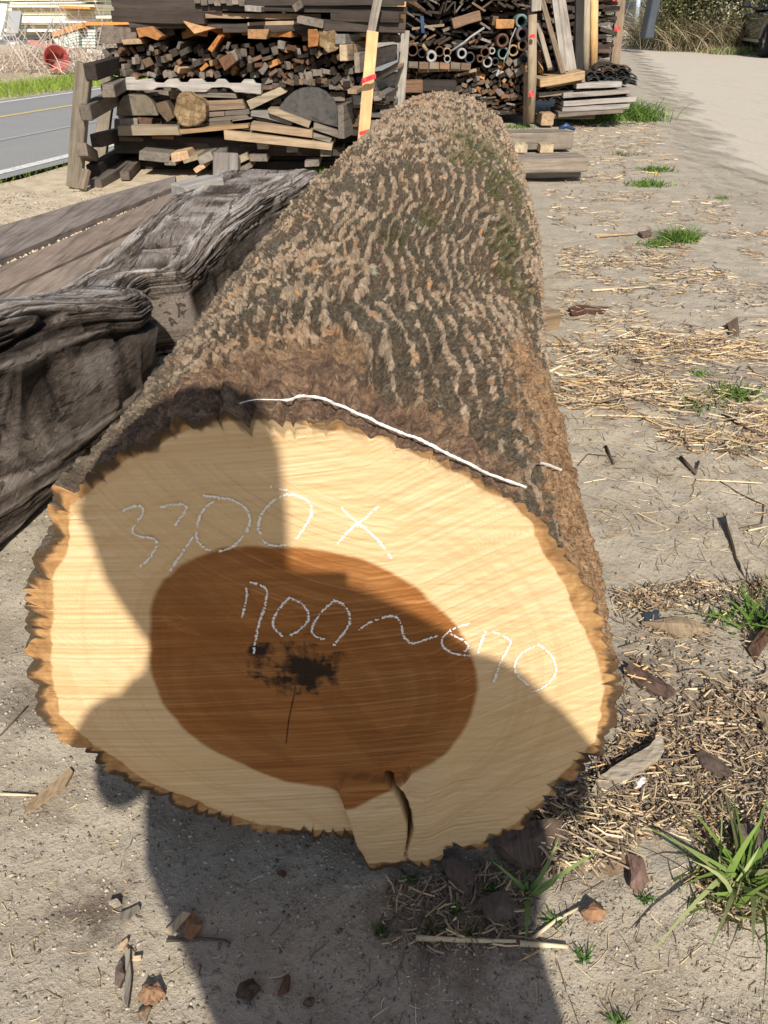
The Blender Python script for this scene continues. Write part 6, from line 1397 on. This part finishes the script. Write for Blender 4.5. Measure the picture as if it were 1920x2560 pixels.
for i, (x, y) in enumerate(((1130, 2270), (1030, 2190), (1230, 2220), (1080, 2310), (1390, 2300), (1460, 2390), (950, 2320), (1550, 2540), (1610, 2250), (1180, 2330))):
    clump(x, y, 26, .005, .026, 'tiny green seedling tuft %s' % ('in the shade left of the lower grass blades', 'in the shade right under the sawn chip', 'in the shade right of the bark chunks', 'in the shade low left of the white stalk', 'in the sun below the broad blades', 'in the sun right below the white straw', 'alone in the shade on bare soil', 'alone in the sun near the bottom', 'beside the grey brown bark tongue', 'in the shade just above the white stalk')[i], 90+i, ((.07, .15, .03), (.11, .21, .05)), .004, 1.4, .4)
clump(1535, 296, 1700, .22, .30, 'lush green grass at the foot of the low stack', 101, GREEN, .012, .9, .5)
clump(1480, 300, 900, .26, .2, 'shorter grass spreading left from the lush green clump', 102, GREEN, .012, .9, .5)
clump(1585, 300, 700, .12, .2, 'grass spilling towards the dirt road beside the low stack', 103, GREEN, .012, 1.0, .5)
clump(1695, 600, 420, .045, .12, 'green grass tuft on bare ground in the middle right', 104, GREEN, .006, 1.2, .6)
clump(1640, 612, 160, .04, .07, 'low left part of the middle right grass tuft', 105, GREEN, .006, 1.3, .6)
clump(1620, 462, 300, .07, .07, 'low green weeds with yellow dandelions', 106, GREEN, .009, 1.5, .4)
clump(1640, 425, 250, .06, .06, 'low green weeds behind the dandelions', 107, GREEN, .009, 1.5, .4)
clump(1745, 935, 60, .02, .035, 'small weed at the left of the straw band weeds', 108, GREEN, .005, 1.4, .4)
clump(1830, 985, 240, .04, .05, 'leafy green weed at the right end of the straw band', 109, GREEN, .006, 1.4, .4)
clump(1740, 1010, 140, .05, .035, 'low weeds along the straw band', 110, GREEN, .005, 1.4, .4)
clump(1805, 495, 60, .03, .03, 'isolated tiny weed at the edge of the dirt road', 111, GREEN, .007, 1.4, .4)
clump(1830, 1125, 80, .03, .03, 'faint weed below the grey stick', 112, ((.16, .19, .09),), .004, 1.4, .4)
clump(1648, 688, 30, .01, .03, 'dark tiny weed in the loose straw', 113, GREEN, .005, 1.4, .4)
clump(810, 430, 260, .07, .06, 'short green grass in the shade behind the old beam', 114, GREEN, .006, 1.0, .4)
clump(320, 415, 200, .10, .06, 'short grass in the shade under the left end of the near pile', 115, GREEN, .008, 1.0, .4)
clump(1290, 318, 240, .12, .05, 'low weeds behind the squared timbers', 116, GREEN, .009, 1.3, .4)
clump(1560, 385, 80, .08, .05, 'sparse weeds right of the farther timber', 117, ((.16, .19, .08),), .007, 1.3, .4)
for i, (x, y) in enumerate(((1618, 447), (1634, 450), (1640, 452))):
    p = on(x, y); root = empty('dandelion', p); tag(root, 'yellow dandelion head %s in the low weeds' % ('leftmost', 'in the middle', 'rightmost')[i], 'flower', 'yellow dandelions')
    V_, F_ = tube_pts([(0, 0, 0), (0, 0, .05)], .002, 5); link('flower_stem', pymesh('flower_stem', V_, F_), M['leafy2'] if 'leafy2' in M else plain('stem_green', (.12, .2, .05)), root)
    V = []; F = []
    for k in range(26):
        a = 2*pi*k/26; r_ = .017*R.uniform(.7, 1.1); n0 = len(V); V += [(0, 0, .05), (cos(a-.1)*r_, sin(a-.1)*r_, .054+R.uniform(0, .006)), (cos(a+.1)*r_, sin(a+.1)*r_, .054)]; F.append((n0, n0+1, n0+2))
    link('flower_head', pymesh('flower_head', V, F), plain('dandelion_yellow', (.80, .58, .03), .6), root)

# ------------------------------------------------------------------ the photographer (only the shadow is in the picture)
def skin(name, joints, edges, mat, parent, sub=2, root=0):
    me = bpy.data.meshes.new(name); me.from_pydata([j[:3] for j in joints], edges, []); o = link(name, me, mat, parent)
    md = o.modifiers.new('skin', 'SKIN'); md.use_smooth_shade = True; md.branch_smoothing = .6
    for i, j in enumerate(joints):
        sv = me.skin_vertices[0].data[i]; sv.radius = (j[3], j[4] if len(j) > 4 else j[3]); sv.use_root = (i == root)
    s_ = o.modifiers.new('sub', 'SUBSURF'); s_.levels = sub; s_.render_levels = sub
    return o
def person():
    root = empty('person', (.10, -.45, 0)); tag(root, 'person in a dark coat holding up a phone, whose shadow falls on the cut', 'person')
    ox = Vector((-.10, .45, 0)); q_ = lambda x, y, z, a, b=None: (x+ox.x, y+ox.y, z, a, b or a)
    skn = plain('skin', (.45, .26, .17), .6, nz=.06); coat = plain('dark_coat', (.03, .035, .05), .85); trs = plain('trousers', (.05, .05, .06), .9); shoe = plain('shoes', (.03, .025, .02), .6); hair = plain('hair', (.015, .012, .010), .7)
    J = [q_(.11, -.40, .80, .12, .10), q_(.08, -.40, 1.0, .115, .09), q_(.04, -.41, 1.2, .13, .10), q_(-.02, -.40, 1.30, .07), q_(-.065, -.385, 1.375, .05), q_(-.10, -.37, 1.45, .075, .085), q_(-.115, -.37, 1.54, .085, .10), q_(-.115, -.37, 1.60, .055, .07),
         q_(-.165, -.40, 1.25, .055), q_(-.30, -.30, .95, .042), q_(-.20, -.12, .99, .033), q_(-.075, -.03, 1.035, .020, .024),
         q_(.24, -.40, 1.27, .055), q_(.40, -.32, .96, .042), q_(.23, -.13, .99, .033), q_(.075, -.03, 1.035, .020, .024),
         q_(.02, -.40, .74, .085), q_(.01, -.38, .42, .06), q_(.0, -.42, .08, .042), q_(.20, -.40, .74, .085), q_(.21, -.38, .42, .06), q_(.22, -.42, .08, .042)]
    E_ = [(0, 1), (1, 2), (2, 3), (3, 4), (4, 5), (5, 6), (6, 7), (2, 8), (8, 9), (9, 10), (10, 11), (2, 12), (12, 13), (13, 14), (14, 15), (0, 16), (16, 17), (17, 18), (0, 19), (19, 20), (20, 21)]
    # fingers and thumbs wrap the phone edges
    for b_, sg in ((11, -1), (15, 1)):
        for k, L_ in enumerate((.9, 1.0, .95, .8)):
            z = 1.065-.019*k; n0 = len(J); J += [q_(sg*.062, -.012, z, .0085), q_(sg*.050, .006, z, .008), q_(sg*.034/L_, .010, z-.002, .0065)]; E_ += [(b_, n0), (n0, n0+1), (n0+1, n0+2)]
        n0 = len(J); J += [q_(sg*.056, -.035, 1.062, .010), q_(sg*.038, -.030, 1.085, .008)]; E_ += [(b_, n0), (n0, n0+1)]
    # fingers keep clear of the lens: the phone body sits just behind the camera point
    J = [(a, b-.03 if i > 21 or i in (11, 15) else b, c, d, e) for i, (a, b, c, d, e) in enumerate(J)]
    skin('body', J, E_, skn, root)
    def loft(name, st, mat, yc=-.40):
        n = 28; V = []; F = []
        for z, x0, x1, ry, dy in st:
            for k in range(n): a_ = 2*pi*k/n; V.append(((x0+x1)/2+(x1-x0)/2*cos(a_)+ox.x, yc+dy+ry*sin(a_)+ox.y, z))
        m = len(st)
        for i in range(m-1):
            for k in range(n): F.append((i*n+k, i*n+(k+1) % n, (i+1)*n+(k+1) % n, (i+1)*n+k))
        F += [tuple(range(n))[::-1], tuple((m-1)*n+k for k in range(n))]
        return link(name, pymesh(name, V, F, True), mat, root)
    loft('coat', [(.58, -.10, .335, .12, 0), (.70, -.11, .325, .12, 0), (.80, -.18, .32, .12, 0), (.90, -.25, .37, .12, 0), (1.0, -.27, .37, .12, 0), (1.08, -.27, .355, .115, 0), (1.18, -.235, .325, .11, 0), (1.26, -.19, .27, .10, 0), (1.33, -.165, .20, .085, 0), (1.37, -.16, .12, .075, .01), (1.40, -.15, .02, .06, .02)], coat)
    skin('sleeve', [q_(-.20, -.40, 1.22, .06), q_(-.335, -.31, .93, .058), q_(-.20, -.13, .98, .046), q_(-.11, -.06, 1.02, .036)], [(0, 1), (1, 2), (2, 3)], coat, root)
    skin('sleeve', [q_(.27, -.40, 1.22, .06), q_(.43, -.33, .935, .058), q_(.24, -.13, .99, .046), q_(.11, -.06, 1.02, .036)], [(0, 1), (1, 2), (2, 3)], coat, root)
    for sx in (0, 1):
        x = .01+.21*sx; skin('trouser_leg', [q_(x+.01, -.40, .78, .10), q_(x, -.38, .42, .075), q_(x-.005, -.42, .07, .062)], [(0, 1), (1, 2)], trs, root)
        skin('shoe', [q_(x-.005, -.45, .045, .042), q_(x-.005, -.38, .04, .045), q_(x-.005, -.26, .03, .035)], [(0, 1), (1, 2)], shoe, root)
    loft('hair', [(1.36, -.17, .005, .07, 0), (1.40, -.185, .005, .07, 0), (1.45, -.200, .010, .085, 0), (1.52, -.206, .014, .092, 0), (1.58, -.200, .012, .090, .005), (1.64, -.175, -.005, .075, .01), (1.66, -.14, -.07, .04, .01)], hair, -.405)
    fc = [q_(-.112, -.275, 1.50, .014), q_(-.110, -.262, 1.485, .016)]; skin('nose', fc, [(0, 1)], skn, root)
    for sx in (-1, 1):
        skin('eye', [q_(-.112+sx*.032, -.290, 1.525, .010), q_(-.112+sx*.034, -.288, 1.525, .010)], [(0, 1)], hair, root); skin('ear', [q_(-.112+sx*.088, -.38, 1.52, .014), q_(-.112+sx*.09, -.385, 1.49, .011)], [(0, 1)], skn, root)
    skin('mouth', [q_(-.135, -.292, 1.448, .006), q_(-.090, -.292, 1.448, .006)], [(0, 1)], plain('lips', (.35, .12, .10), .5), root)
    me = box_mesh('phone', .080, .009, .155, 0, .003); o = link('phone', me, plain('phone_body', (.02, .02, .025), .3, .5)); o.location = (-.004, -.040, 1.066)
    tag(o, 'phone held in both hands just behind the camera point', 'phone')
person()
